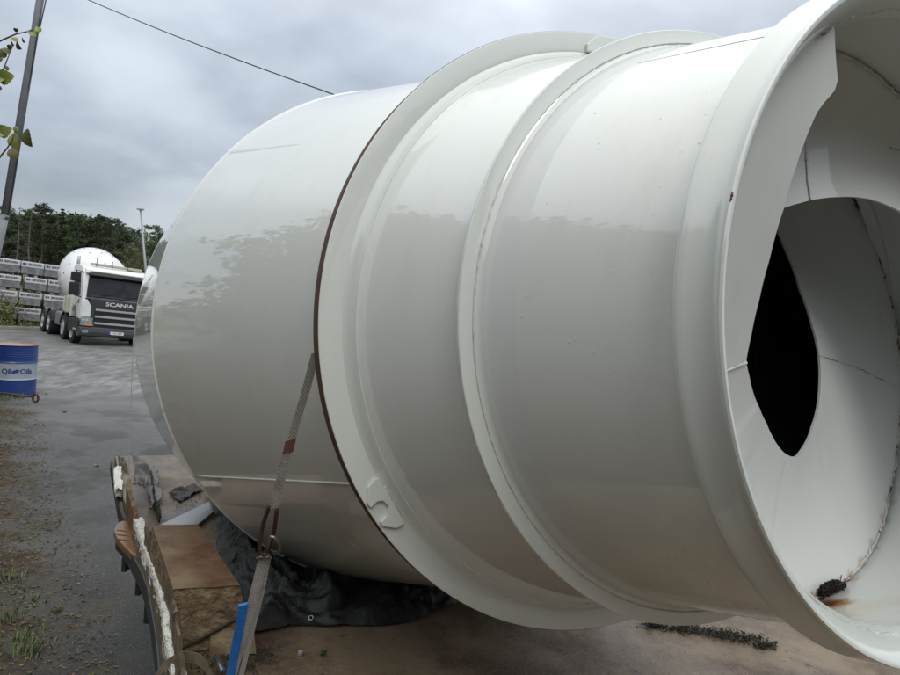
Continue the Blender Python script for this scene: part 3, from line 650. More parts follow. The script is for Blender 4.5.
o = mb.build('cement_specks', mat('cement_speck', (.82, .82, .78), .5, var=.1), drum, smooth=True); o['kind'] = 'stuff'

# ================================================================== THINGS ON THE DECK
def dk(s, w, z): return Vector((s, -w, z))       # deck frame (x along, y = right)
# --- black tarpaulin crumpled under the drum
M_tarp = mat('black_tarpaulin', (.008, .010, .009), .50, color2=(.021, .024, .021), vscale=6, bump=.004, bscale=45, coat=.0)
def tarp_h(s, w):
    q = Vector((s*2.1, w*2.1, 3.7)); r1 = abs(noise.noise(q)); r2 = abs(noise.noise(q*2.3+Vector((5, 1, 2)))); r3 = abs(noise.noise(q*5.1))
    rd = lambda x, p: max(0.0, 1-2.6*x)**p
    qq = q+Vector((noise.noise(q*1.3)*.8, noise.noise(q*1.3+Vector((4, 4, 4)))*.8, 0))
    return .03+.085*rd(abs(noise.noise(qq*1.0)), 2.2)+.06*rd(abs(noise.noise(qq*2.2+Vector((5, 1, 2)))), 2.4)+.034*rd(abs(noise.noise(qq*4.6)), 2.2)+.015*rd(abs(noise.noise(qq*9.5)), 1.8)+.05*noise.noise(q*.9)
mb = MB(); NS, NW = 300, 190; s0, s1, w0, w1 = -3.1, -.98, -1.3, .84
vs = []; fs = []
for i in range(NS+1):
    for j in range(NW+1):
        fs_, fw_ = i/NS, j/NW; s = s0+(s1-s0)*fs_; w2 = w0+(w1-w0)*fw_
        edge_ = min(fs_, 1-fs_, fw_, 1-fw_); s += .10*noise.noise(Vector((w2*2.2, 1.1, 0)))*(fs_); w2 += .06*noise.noise(Vector((s*2.4, 4.1, 0)))
        s += -.12*max(0, -w2+.3)*fs_
        h = max(.006, tarp_h(s, w2)*min(1, edge_*9+.18)+.02*min(1, edge_*30)); h += .26*math.exp(-((w2+.0)/.55)**2)*min(1, max(0, (-.95-s)/1.0))
        s += .03*noise.noise(Vector((s*7, w2*7, 8))); w2 += .03*noise.noise(Vector((s*7, w2*7, 2)))
        vs.append(D(s, w2, BED+h))
for i in range(NS):
    for j in range(NW): a = i*(NW+1)+j; fs.append((a, a+1, a+NW+2, a+NW+1))
o = new_obj('tarpaulin', vs, fs, M_tarp, smooth=True); tag(o, 'crumpled black tarpaulin with a metal eyelet bunched beneath the white drum', 'tarpaulin')
bpy.context.view_layer.update()
dg = bpy.context.evaluated_depsgraph_get()
def surf(px, py, off=0.0, only=None):
    d = ray(px, py).normalized()
    if only is not None:
        ok, loc, nor, _ = only.ray_cast(only.matrix_world.inverted() @ CAM, (only.matrix_world.inverted().to_3x3() @ d))
        if ok: return only.matrix_world @ loc - d*off, (only.matrix_world.to_3x3() @ nor).normalized()
    return None, None
loc, nor = surf(311, 618, .002, o)
if loc:
    mb = MB(); f = nor.cross(Vector((1, 0, 0))).normalized(); g2 = nor.cross(f); pts = [loc+nor*.003+(f*math.cos(2*PI*k/16)+g2*math.sin(2*PI*k/16))*.0095 for k in range(17)]; mb.tube(pts, .0030, 6)
    mb.build('eyelet', mat('eyelet_metal', (.6, .6, .58), .3, metal=.9), o, smooth=True)

# --- brown-faced foam block (insulation beam)
M_foam = mat('foam_core', (.27, .20, .115), .85, color2=(.12, .080, .045), vscale=18, bump=.012, bscale=60, detail=9)
M_skin = mat('brown_skin', (.120, .058, .032), .30, color2=(.215, .155, .095), vscale=6, detail=9, bump=.002, bscale=30, rvar=.15)
fb = empty('foam_beam', D(-1.3, 1.0, BED)); tag(fb, 'brown-topped yellow foam insulation beam lying along the left edge of the deck', 'foam block')
def onb(px, py, z): return onz(px, py, z)-fb.location
Zt = BED+.25
tA, tB, tC, tD = onb(152, 527, Zt), onb(198, 525, Zt), onb(240, 586, Zt), onb(173, 589, Zt)
bA, bB = Vector((*tA.xy, .006)), Vector((*tB.xy, .006)); bC, bD = onb(253, 646, BED+.006), onb(181, 652, BED+.006)
nx, ny, nz_ = 30, 14, 12; vs = []; fs = []
rg = random.Random(31)
def grid_patch(a, b, c, d, nu, nv_, amp, mb, mi, seed, nvec):
    vs = []
    for i in range(nu+1):
        for j in range(nv_+1):
            p = a.lerp(b, i/nu).lerp(d.lerp(c, i/nu), j/nv_)
            ed = min(i, nu-i, j, nv_-j); k = amp*(noise.noise(p*22+Vector((seed, 0, 0)))+.5*noise.noise(p*60)) if ed > 0 else 0
            vs.append(p+nvec*k)
    mb.add(vs, [(i*(nv_+1)+j, i*(nv_+1)+j+1, (i+1)*(nv_+1)+j+1, (i+1)*(nv_+1)+j) for i in range(nu) for j in range(nv_)], mi)
mb = MB(); up = Vector((0, 0, 1))
grid_patch(tD, tC, bC, bD, 40, 34, .010, mb, 0, 3, eS); grid_patch(tA, tD, bD, bA, 60, 12, .006, mb, 0, 7, eL); grid_patch(tC, tB, bB, bC, 60, 12, .006, mb, 0, 9, -eL); grid_patch(tB, tA, bA, bB, 12, 10, .004, mb, 0, 11, -eS)
mb.build('foam_core', M_foam, fb, smooth=True)
sk = [tA, tB, tC+eS*.004, tD+eS*.008]; mb = MB()
k_ = 24; e_ = []
for i in range(k_+1):
    for j in range(9):
        p = sk[0].lerp(sk[3], i/k_).lerp(sk[1].lerp(sk[2], i/k_), j/8); e_.append(p+Vector((0, 0, .004+.003*noise.noise(p*9))))
mb.add(e_, [(i*9+j, i*9+9+j, i*9+10+j, i*9+1+j) for i in range(k_) for j in range(8)])
mb.build('top_skin', M_skin, fb, smooth=True)
# torn flap of facing at the front foot of the beam and a fold line
mb = MB(); fl = [onb(210, 630, BED+.07)+eS*.02, onb(252, 622, BED+.09)+eS*.03, onb(254, 646, BED+.01)+eS*.05, onb(208, 652, BED+.0)+eS*.03]
extrude_poly(fl, eS*.006, mb); mb.build('torn_flap', M_foam, fb)
mb = MB(); q0, q1 = tD.lerp(bD, .95)+eS*.006, tC.lerp(bC, .45)+eS*.006; mb.tube([q0, q0.lerp(q1, .35)+eS*.004, q0.lerp(q1, .7), q1], [.003, .005, .006, .003], 5); mb.build('cut_line', mat('cut_line_brown', (.03, .022, .014), .9), fb)  # dark brown cord along the cut

# --- white expanded foam strip standing along the deck edge
def jag_strip(name, tops, bots, thk, m, label, cat, seed, amp=.012, nsub=10, topamp=.02):
    rg = random.Random(seed); F, Bk = [], []
    def sub(P):
        o = []
        for a, b_ in zip(P, P[1:]):
            for k in range(nsub): o.append(a.lerp(b_, k/nsub))
        return o+[P[-1]]
    T, B_ = sub(tops), sub(bots); n = len(T); NV = 7; vs = []; fs = []
    for side in (0, 1):
        for i in range(n):
            d = (T[min(i+1, n-1)]-T[max(i-1, 0)]).normalized(); nn = d.cross(Vector((0, 0, 1))).normalized()
            jt = rg.uniform(-topamp, topamp)
            for j in range(NV):
                p = (T[i]+Vector((0, 0, jt))).lerp(B_[i], j/(NV-1)) + nn*(thk*(side-.5)) + Vector((rg.uniform(-1, 1), rg.uniform(-1, 1), rg.uniform(-1, 1)))*amp*.35
                vs.append(p)
    o1 = n*NV
    for i in range(n-1):
        for j in range(NV-1):
            a = i*NV+j; fs.append((a, a+1, a+NV+1, a+NV)); fs.append((o1+a, o1+a+NV, o1+a+NV+1, o1+a+1))
        fs.append((i*NV, (i+1)*NV, o1+(i+1)*NV, o1+i*NV)); a = i*NV+NV-1; fs.append((a, o1+a, o1+a+NV, a+NV))
    fs.append(tuple(list(range(NV))+[o1+k for k in range(NV-1, -1, -1)])); a = (n-1)*NV; fs.append(tuple([a+k for k in range(NV-1, -1, -1)]+[o1+a+k for k in range(NV)]))
    o = new_obj(name, vs, fs, m); return tag(o, label, cat)
M_eps = mat('white_foam_edge', (.70, .70, .63), .85, color2=(.36, .34, .25), vscale=55, lo=.52, hi=.68, bump=.012, bscale=110, detail=4)
Z1 = BED+.10
tops = [onz(x, y, Z1) for x, y in ((138, 517), (144, 533), (150, 549), (157, 566), (163, 585), (168, 606), (171, 630), (176, 655), (184, 700))]
bots = [Vector((p.x, p.y, BED+.02)) for p in tops]
jag_strip('foam_strip', tops, bots, .046, M_eps, 'broken white foam strip standing on edge left of the brown foam beam', 'foam strip', 3, .008, 14, .005)
# thin brown facing peeled off along the strip
M_peel = mat('peeled_facing', (.06, .042, .028), .6, color2=(.16, .12, .08), vscale=6, bump=.004)
tops = [onz(x, y, BED+.20) for x, y in ((147, 524), (155, 541), (165, 565), (172, 588), (177, 620), (181, 655), (186, 700))]
jag_strip('peeled_facing', tops, [Vector((p.x, p.y, BED+.008)) for p in tops], .012, M_peel, 'thin brown facing peeled between the white foam strip and the foam beam', 'facing sheet', 5, .014, 8, .02)

tops = [onz(x, y, BED+.06) for x, y in ((133, 524), (139, 541), (146, 559), (153, 580), (159, 604), (163, 632), (169, 668), (174, 700))]
jag_strip('olive_facing', tops, [Vector((p.x, p.y, BED-.05)) for p in tops], .007, mat('olive_facing', (.10, .075, .035), .55, color2=(.17, .14, .085), vscale=7, bump=.003), 'thin olive facing strip between the white foam strip and the dark guard', 'facing strip', 12, .006, 8, .008)
# --- dark grey plastic side guard and brown plastic bowl piece hanging at the deck edge
M_dg = mat('dark_grey_plastic', (.030, .035, .042), .42, var=.3, vscale=9, bump=.001)
sg = empty('side_guard', onz(150, 610, 1.10)); tag(sg, 'dark grey curved plastic side guard sticking out at the left edge of the deck', 'plastic guard')
cl = [(117, 541), (124, 547), (134, 561), (143, 578), (150, 596), (154, 617), (158, 640), (161, 664), (163, 695)]
P = [onz(x, y, 1.13)-sg.location for x, y in cl]
mb = MB(); sides = []
for i in range(len(P)):
    d = (P[min(i+1, len(P)-1)]-P[max(i-1, 0)]).normalized(); sides.append(d.cross(Vector((0, 0, 1))).normalized()*(.009+.008*min(1, i/2.)))
mb.ribbon([p+Vector((0, 0, 0)) for p in P], sides, .09)
mb.build('guard_strip', M_dg, sg, bevel=.006)
for (x, y) in ((127, 552), (141, 574), (150, 600)):
    mb = MB(); p = onz(x, y, 1.10)-sg.location; mb.box((-.012, -.03, -.10), (.012, .03, .02), M=Matrix.Translation(p)); mb.build('bracket', M_dg, sg, bevel=.003)
M_bp = mat('brown_plastic', (.14, .068, .022), .3, color2=(.20, .10, .035), vscale=6, coat=.3)
bpz = empty('brown_cover', onz(128, 536, 1.12)); tag(bpz, 'rounded brown plastic cover with ribs poking out beside the white foam strip', 'plastic cover')
mb = MB(); NB = 14
cpt = [(114, 530), (116, 524), (122, 520.5), (130, 521), (136, 525), (138, 532), (137.5, 545), (138, 556), (131, 553), (123, 545), (117, 538)]
poly = [onz(x, y, 1.18)-bpz.location for x, y in cpt]; extrude_poly(poly, (0, 0, -.04), mb); mb.build('cover_shell', M_bp, bpz, bevel=.008, seg=3)
for k in range(3):
    mb = MB(); a = onz(117, 529+k*4.5, 1.187)-bpz.location; b_ = onz(137, 531+k*4.5, 1.187)-bpz.location; a.z -= .006; b_.z -= .006; mb.tube([a, a.lerp(b_, .5)+Vector((0, 0, .002)), b_], .0025, 6); mb.build('cover_rib', M_bp, bpz, smooth=True)

# --- torn panel heap at the far left corner of the deck
def crumple(name, ptspx, z0, m, label, cat, amp, seed, thick=.006, zoff=None, nu=26, nv_=26, freq=9):
    c4 = [onz(x, y, z0 if zoff is None else z0+zoff[i]) for i, (x, y) in enumerate(ptspx)]
    vs = []; fs = []
    for side in (0, 1):
        for i in range(nu+1):
            for j in range(nv_+1):
                p = c4[0].lerp(c4[1], i/nu).lerp(c4[3].lerp(c4[2], i/nu), j/nv_)
                k = noise.noise(p*freq+Vector((seed, 0, 0)))+.5*noise.noise(p*freq*2.4+Vector((0, seed, 0)))
                p = p+Vector((noise.noise(p*freq*.8+Vector((9, seed, 0)))*amp*1.2, noise.noise(p*freq*.8+Vector((seed, 9, 3)))*amp*1.2, abs(k)*amp*2-side*thick+.004))
                vs.append(p)
    o1 = (nu+1)*(nv_+1); W_ = nv_+1
    for i in range(nu):
        for j in range(nv_):
            a = i*W_+j; fs.append((a, a+1, a+W_+1, a+W_)); fs.append((o1+a, o1+a+W_, o1+a+W_+1, o1+a+1))
    for i in range(nu):
        for j in (0, nv_): a = i*W_+j; fs.append((a, a+W_, o1+a+W_, o1+a))
    for j in range(nv_):
        for i in (0, nu): a = i*W_+j; fs.append((a, o1+a, o1+a+1, a+1))
    o = new_obj(name, vs, fs, m, smooth=True); return tag(o, label, cat)
M_torn = mat('torn_grey_sheet', (.16, .15, .135), .45, color2=(.07, .062, .055), vscale=5, bump=.006, coat=.2)
M_tornb = mat('torn_brown_sheet', (.15, .115, .08), .5, color2=(.07, .055, .04), vscale=5, bump=.006)
M_ylw = mat('ochre_strip', (.16, .095, .038), .6, var=.5, vscale=8)
crumple('torn_sheet', [(131, 459), (147, 466), (146, 488), (133, 486)], BED+.10, M_torn, 'crumpled grey-brown sheet at the far left corner of the deck', 'torn sheet', .035, 4, zoff=(.10, .06, 0, .06), freq=7)
crumple('torn_sheet', [(117, 456), (127, 462), (134, 512), (121, 502)], BED-.02, M_tornb, 'dark torn sheet hanging over the far left edge of the deck', 'torn sheet', .03, 8, zoff=(.08, .06, -.15, -.2), freq=7)
crumple('torn_sheet', [(146, 470), (156, 468), (160, 498), (150, 512)], BED+.03, M_torn, 'small curled grey sheet right of the ochre strip', 'torn sheet', .022, 15, freq=11)
crumple('white_chunk', [(114, 470), (121, 468), (123, 490), (116, 493)], BED+.02, M_eps, 'white foam chunk at the far left edge of the deck', 'foam chunk', .014, 11, thick=.05, nu=12, nv_=12, freq=11)
tops = [onz(129, 478, BED+.14), onz(130, 493, BED+.13), onz(134, 508, BED+.12), onz(138, 520, BED+.1)]
jag_strip('ochre_strip', tops, [Vector((p.x, p.y, BED+.0)) for p in tops], .022, M_ylw, 'bent ochre wooden strip standing at the deck edge', 'wooden strip', 8, .006, 6, .01)
tops = [onz(151, 470, BED+.07), onz(153, 485, BED+.06), onz(156, 500, BED+.07), onz(160, 514, BED+.05)]
jag_strip('dark_strip', tops, [Vector((p.x, p.y, BED+.0)) for p in tops], .012, mat('dark_moss_wood', (.035, .035, .02), .85, var=.4), 'thin mossy dark strip lying across the far deck', 'wooden strip', 9, .01, 6, .02)
crumple('bark_piece', [(169, 494), (194, 485), (204, 490), (180, 503)], BED+.005, mat('wet_black_litter', (.022, .019, .016), .6, color2=(.06, .045, .03), vscale=20, bump=.01), 'flat black clump of rotten litter lying on the far deck', 'litter clump', .016, 19, freq=13)
# pale wet board on the far deck
M_pale = mat('pale_wet_board', (.42, .43, .44), .22, var=.25, vscale=4)
mb = MB(); q = [onz(160, 527, BED+.012), onz(212, 502, BED+.012), onz(222, 507, BED+.012), onz(197, 527, BED+.012)]; extrude_poly(q, (0, 0, .014), mb)
tag(mb.build('pale_board', M_pale, bevel=.002), 'pale grey wet board lying on the deck behind the brown foam beam', 'board')
# litter scattered on the deck ("nobody could count it")
def litter(name, spots, n, m, label, cat, smin, smax, seed, z=BED, lift=.01):
    rg = random.Random(seed); mb = MB()
    for k in range(n):
        (x, y, sx, sy) = rg.choice(spots); p = onz(x+rg.gauss(0, sx), y+rg.gauss(0, sy), z)+Vector((0, 0, .002+rg.random()*lift)); s1 = rg.uniform(smin, smax)
        x_ = Vector((rg.uniform(-1, 1), rg.uniform(-1, 1), rg.uniform(-.3, .3))).normalized(); y_ = x_.cross(Vector((rg.uniform(-.3, .3), rg.uniform(-.3, .3), 1))).normalized(); z_ = Vector((0, 0, s1*rg.uniform(.1, .6)))
        mb.add([p-x_*s1, p+y_*s1*.5, p+x_*s1, p-y_*s1*.5, p+z_], [(0, 1, 4), (1, 2, 4), (2, 3, 4), (3, 0, 4)])
    return tag(mb.build(name, m), label, cat, kind='stuff')
M_lit = mat('black_litter', (.020, .017, .012), .9, color2=(.055, .042, .026), vscale=30)
M_mosslit = mat('moss_litter', (.018, .024, .008), .9, color2=(.014, .011, .007), vscale=24)
litter('dirt_crumbs', [(228, 655, 9, 5), (250, 662, 12, 7), (240, 668, 9, 5), (205, 662, 10, 6), (262, 655, 8, 4), (185, 500, 10, 5)], 900, M_lit, 'dark crumbs of soil scattered at the foot of the foam beam', 'dirt', .002, .009, 3)
litter('moss_crumbs', [(700, 633, 14, 2), (680, 630, 9, 1.5), (745, 640, 10, 2), (765, 647, 6, 1.5), (725, 636, 10, 2), (655, 627, 6, 1.2)], 2600, M_mosslit, 'mossy black litter lying on the deck under the drum mouth', 'litter', .002, .009, 4, lift=.018)
litter('deck_grit', [(520, 650, 120, 18), (640, 655, 90, 12), (350, 655, 60, 10), (160, 490, 12, 10)], 700, M_lit, 'fine dark grit spread over the brown deck', 'grit', .001, .004, 5)
mb = MB(); p = onz(300, 655, BED); mb.box((-.008, -.007, 0), (.009, .007, .018), M=Matrix.Translation(p) @ Matrix.Rotation(.4, 4, 'Z')); tag(mb.build('white_pebble', M_pale, bevel=.004), 'small pale stone standing alone on the brown deck', 'pebble')
mb = MB(); p = onz(323, 656, BED); rg = random.Random(2)
for k in range(16):
    a = rg.uniform(0, 6.28); d = Vector((math.cos(a), math.sin(a), rg.uniform(.4, 1.6))).normalized()*rg.uniform(.015, .035); x_ = d.orthogonal().normalized()*.004; mb.add([p, p+d*.5+x_, p+d, p+d*.5-x_], [(0, 1, 2, 3)])
tag(mb.build('weed_sprout', mat('sprout_green', (.05, .11, .02), .6)), 'tiny green weed sprouting from the deck before the tarpaulin', 'weed')

# --- ratchet strap pulling the drum down
M_web = bpy.data.materials.new('grey_webbing'); M_web.use_nodes = True; t = M_web.node_tree; b = t.nodes['Principled BSDF']
V = t.nodes.new('ShaderNodeTexCoord').outputs['Object']; wv = t.nodes.new('ShaderNodeTexWave'); wv.inputs['Scale'].default_value = 84; wv.inputs['Distortion'].default_value = 1.5; wv.inputs['Detail Scale'].default_value = 4; wv.bands_direction = 'DIAGONAL'; t.links.new(V, wv.inputs[0])
c = node_mix(t, wv.outputs['Fac'], (.38, .36, .345), (.62, .595, .565)); c = node_mix(t, node_math(t, 'MULTIPLY', node_step(t, node_noise(t, V, 12, 6), .5, .68), .35), c, (.20, .12, .10)); t.links.new(c, b.inputs['Base Color']); b.inputs['Roughness'].default_value = .8
bp = t.nodes.new('ShaderNodeBump'); bp.inputs['Distance'].default_value = .002; t.links.new(wv.outputs['Fac'], bp.inputs['Height']); t.links.new(bp.outputs[0], b.inputs['Normal'])
M_hook = mat('hook_steel', (.40, .37, .33), .38, metal=.85, color2=(.16, .10, .07), vscale=14)
M_hookr = mat('rusty_hook', (.10, .045, .030), .6, metal=.4, color2=(.05, .03, .025), vscale=18)
M_blue = mat('blue_sleeve', (.010, .13, .46), .5, color2=(.02, .2, .58), vscale=8, bump=.002)
st = empty('tie_down_strap', D(-.8, 1.1, BED)); tag(st, 'grey webbing lashing strap with blue sleeve hooked down left of the drum ring', 'lashing strap')
def sp_(px, py):
    f_ = (py-360)/(675-360); dd = 1.93+(1.70-1.93)*0+(.30)*0
    zz = 1.68+(2.14-1.68)*f_
    return dep(px, py, zz)-st.location
hw = (RC @ Vector((1, .25, 0))).normalized()
mb = MB(); c_ = [(316, 352), (306, 390), (297, 420), (289, 447)]; mb.ribbon([sp_(*p) for p in c_], [hw*.0125]*4, .003); c_ = [(289, 446), (284, 466), (279, 486), (274, 508)]; mb.ribbon([sp_(*p) for p in c_], [hw*.0145]*4, .006); mb.build('upper_webbing', M_web, st)
mb = MB(); mb.ribbon([sp_(291, 439), sp_(288, 452)], [hw*.0155]*2, .009); mb.build('stained_stitching', mat('stained_webbing', (.20, .10, .07), .85, var=.3), st)
# two interlocked hooks
def tube_px(pts, r, name, m, off=0.0, seg=10):
    mb = MB(); P = [sp_(x, y)-ray(x, y)*o_ for (x, y, o_) in pts]; Q = []
    for a, b_ in zip(P, P[1:]):
        for k in range(4): Q.append(a.lerp(b_, k/4))
    Q.append(P[-1])
    for _ in range(3): Q = [Q[0]]+[(Q[i-1]+Q[i]*2+Q[i+1])/4 for i in range(1, len(Q)-1)]+[Q[-1]]
    mb.tube(Q, r, seg); return mb.build(name, m, st, smooth=True)
tube_px([(270, 505, .0), (266, 515, 0), (262, 528, 0), (260, 540, .01), (259, 552, .02), (264, 556, .02), (269, 549, 0), (272, 538, -.01), (275, 527, -.01), (277, 508, 0)], .0062, 'rusty_hook', M_hookr)
tube_px([(263, 557, 0), (268, 546, .02), (270, 536, .03), (276, 538, .03), (280, 545, .02), (279, 552, .02), (274, 553, .01)], .0055, 'steel_hook', M_hook)
tube_px([(257, 559, 0), (263, 557, .01), (270, 557, 0)], .0055, 'hook_eye', M_hook)
mb = MB(); c_ = [(264, 556), (258, 580), (250, 612), (240, 645), (229, 690)]; mb.ribbon([sp_(*p) for p in c_], [hw*.0165]*5, .005); c_ = [(268, 558), (262, 590), (252, 630), (240, 680)]; mb.ribbon([sp_(*p)+ray(*p)*.02 for p in c_], [hw*.010]*4, .003); mb.build('lower_webbing', M_web, st)
mb = MB(); c_ = [(243, 604), (240, 625), (236, 645), (232, 665), (229, 685)]; mb.ribbon([sp_(*p)-ray(*p)*.015 for p in c_], [hw*.0155]*5, .012); mb.build('blue_sleeve', M_blue, st, bevel=.0035)
# loose olive webbing loop and ratchet at the bottom edge
M_oliv = mat('olive_webbing', (.19, .155, .10), .7, var=.35, vscale=30, bump=.001, bscale=200)
lp = empty('loose_webbing', onz(185, 672, BED)); tag(lp, 'loose olive brown webbing curled over the deck edge at the bottom', 'webbing')
Z2 = BED+.10
cw = [(150, 690, .01), (156, 676, .05), (166, 664, .10), (180, 657, .13), (195, 657, .14), (206, 664, .12), (212, 680, .06), (213, 695, .02)]
P = [onz(x, y, BED+z)-lp.location for x, y, z in cw]; Q = []
for a, b_ in zip(P, P[1:]):
    for k in range(5): Q.append(a.lerp(b_, k/5))
for _ in range(6): Q = [Q[0]]+[(Q[i-1]+Q[i]*2+Q[i+1])/4 for i in range(1, len(Q)-1)]+[Q[-1]]
mb = MB(); mb.ribbon(Q, [(cu*.85+eS*.3+fw*.25).normalized()*.019]*len(Q), .003); mb.build('webbing_loop', M_oliv, lp)
mb = MB(); q = onz(218, 664, BED+.05)-lp.location; mb.tube([q+eS*-.03, q+eS*.05-eL*.01], .011, 12); mb.tube([q+eS*-.038, q+eS*-.028], .008, 12); mb.build('ratchet_spindle', mat('grey_spindle', (.16, .19, .22), .35, metal=.6), lp, smooth=True)
# --- thin wire hanging before the far deck corner
mb = MB(); a = dep(133.5, 338, 4.15); b_ = dep(131, 400, 4.1); c2 = dep(128.5, 470, 4.05); d2 = dep(128, 528, 4.0); mb.tube([a, b_, c2, d2], .0028, 6)
tag(mb.build('thin_wire', mat('grey_wire', (.5, .49, .47), .5, metal=.3)), 'thin grey wire running down from the far end of the drum to the deck edge', 'wire')

# ================================================================== OIL BARREL
M_bb = mat('blue_barrel_paint', (.009, .030, .155), .4, color2=(.014, .045, .20), vscale=3, coat=.3, bump=.001)
M_bw = mat('barrel_label_grey', (.34, .38, .42), .5, var=.2, vscale=4)
pb = onz(13.5, 394.5, 0); bs = 1.0
br = empty('oil_barrel', pb); tag(br, 'blue steel oil barrel with a pale label band at the left edge', 'barrel')
HB, RB_ = 1.04, .385
def bprof(z0, z1):
    pts = []; n = 40
    for i in range(n+1):
        z = z0+(z1-z0)*i/n; r = RB_
        for zc_ in (HB*.335, HB*.665): r += .012*math.exp(-((z-zc_)/.014)**2)
        for zc_ in (HB*.78, HB*.82, HB*.86): r += .004*math.exp(-((z-zc_)/.008)**2)
        pts.append((z, r))
    return pts
mb = MB(); mb.lathe([(0, RB_-.02), (0, RB_+.008), (.02, RB_+.008), (.025, RB_)]+bprof(.03, HB*.335), 64); sharp(mb.build('lower_body', M_bb, br))
mb = MB(); mb.lathe(bprof(HB*.335, HB*.655), 64); mb.build('label_band', M_bw, br, smooth=True)
mb = MB(); mb.lathe(bprof(HB*.655, HB-.03)+[(HB-.02, RB_+.008), (HB-.004, RB_+.010), (HB, RB_+.006)], 64); sharp(mb.build('upper_body', M_bb, br))
mb = MB(); mb.lathe([(HB, RB_+.006), (HB+.003, RB_-.004), (HB-.02, RB_-.014), (HB-.022, .001)], 64); sharp(mb.build('lid', mat('rusty_lid', (.34, .27, .19), .5, color2=(.26, .12, .05), vscale=5, coat=.2), br))
view = (CAM-pb); ang0 = math.atan2(view.y, view.x)
M_bt = mat('barrel_print', (.012, .045, .20), .5)
def curved_text(body, size, ang, zc_, bold=0.0, sx=1.0):
    me = text_mesh(body, size, .002, bold, sx).copy(); R2 = RB_+.004
    for v in me.vertices:
        x, y, z = v.co; a = ang + x/R2; rr_ = R2+z; v.co = (rr_*math.cos(a), rr_*math.sin(a), zc_+y)
    me.materials.clear(); me.materials.append(M_bt); o = bpy.data.objects.new('lettering', me); col.objects.link(o); o.parent = br; return o
curved_text('Q8', .138, ang0-.36, HB*.50, .002, 1.0)
curved_text('Oils', .138, ang0+.52, HB*.50, .002, 1.0)
mb = MB()
for k, (dx_, dz_) in enumerate(((-.022, -.006), (.022, .01))):
    vs = []
    for q in range(14):
        a = 2*PI*q/14; x = dx_+.040*math.cos(a)+.012*math.sin(a); z = HB*.50+dz_+.034*math.sin(a); aa = ang0+.03+x/(RB_+.004); vs.append(Vector(((RB_+.0045+k*.002)*math.cos(aa), (RB_+.0045+k*.002)*math.sin(aa), z)))
    mb.add(vs, [tuple(range(14))])
mb.build('emblem', M_bt, br)
# rusty bar with a ring leaning at its foot
rb = empty('rusty_bar', onz(30, 398, 0)); tag(rb, 'rusty bar with an end ring lying against the foot of the blue barrel', 'iron bar')
a = onz(-14, 392, .24)-rb.location; b_ = onz(34, 397, .20)-rb.location; tow = (CAM-pb).normalized()*.0
mb = MB(); mb.tube([a, a.lerp(b_, .5)+Vector((0, 0, .01)), b_], .018, 8); mb.build('bar', M_hookr, rb, smooth=True)
mb = MB(); mb.tube([b_+Vector((.05*math.cos(2*PI*k/18)+.03, 0, .075*math.sin(2*PI*k/18)-.02)) for k in range(19)], .020, 8); mb.build('end_ring', M_hookr, rb, smooth=True)

# ================================================================== MIXER TRUCK
TS = .96
tc0 = onz(76.5, 345.5, 0)                         # ground under the near front corner
tdir = (onz(45, 333, 0)-tc0); tdir.z = 0; tdir.normalize()           # towards the rear
tx = Vector((tdir.y, -tdir.x, 0)) ; ty = tdir
if tx.dot(Vector((1, 0, 0))) < 0: tx = -tx
ty = Vector((-tx.y, tx.x, 0)) if Vector((-tx.y, tx.x, 0)).dot(tdir) > 0 else Vector((tx.y, -tx.x, 0))
TM = Matrix.Translation(tc0) @ Matrix.Rotation(R_(3.0), 4, ty) @ Matrix((tx*TS, ty*TS*.80, Vector((0, 0, TS)))).transposed().to_4x4()
tk = empty('mixer_truck', mw=TM); tag(tk, 'white and dark grey concrete mixer truck parked beyond the yard, front turned to us', 'truck')
P_w = mat('truck_white', (.76, .77, .75), .3, coat=.7, color2=(.55, .53, .48), vscale=1.6, lo=.5, hi=.8)
P_g = mat('truck_dark_grey', (.045, .048, .052), .35, coat=.4, var=.2)
P_b = mat('truck_black', (.012, .012, .013), .5)
P_s = mat('truck_silver', (.42, .43, .44), .4, metal=.3, coat=.3)
P_gl = mat('truck_glass', (.010, .011, .012), .08, spec=.35, color2=(.03, .032, .034), vscale=3)
def tbox(name, a, b, m, bev=.02, parent=tk):
    mb = MB(); mb.box(a, b); return mb.build(name, m, parent, bevel=bev)
W = 2.5
# cab: side profile swept across, corners rounded
prof = [(0.02, .98), (0.0, 1.30), (.02, 1.75), (.30, 2.78), (.42, 2.93), (.75, 3.0), (1.95, 3.02), (2.02, 2.9), (2.02, 1.0), (1.75, .98), (1.7, 1.25), (1.45, 1.42), (1.15, 1.42), (.85, 1.25), (.72, .98)]
mb = MB(); extrude_poly([Vector((.0, y, z)) for y, z in prof], (W, 0, 0), mb); sharp(mb.build('cab', P_w, tk, bevel=.07, seg=3), 40)
# windscreen (set proud), roof visor
mb = MB(); y0, z0, y1, z1 = .03, 1.83, .265, 2.70
mb.add([(.14, y0-.045, z0), (W-.14, y0-.045, z0), (W-.20, y1-.045, z1), (.20, y1-.045, z1), (.14, y0+.05, z0), (W-.14, y0+.05, z0), (W-.20, y1+.05, z1), (.20, y1+.05, z1)], [(0, 1, 2, 3), (7, 6, 5, 4), (0, 4, 5, 1), (1, 5, 6, 2), (2, 6, 7, 3), (3, 7, 4, 0)]); mb.build('windscreen', P_gl, tk, bevel=.02)
mb = MB(); extrude_poly([Vector((.06, y, z)) for y, z in ((.12, 2.72), (.16, 2.84), (.34, 2.94), (.34, 2.80))], (W-.12, 0, 0), mb); mb.build('roof_visor', P_w, tk, bevel=.02)
tbox('roof_camera', (.72, .06, 2.66), (.90, .16, 2.80), P_b)
tbox('light_bar', (.35, .75, 3.03), (2.15, 1.05, 3.13), mat('light_bar_tan', (.45, .42, .34), .5), .03)
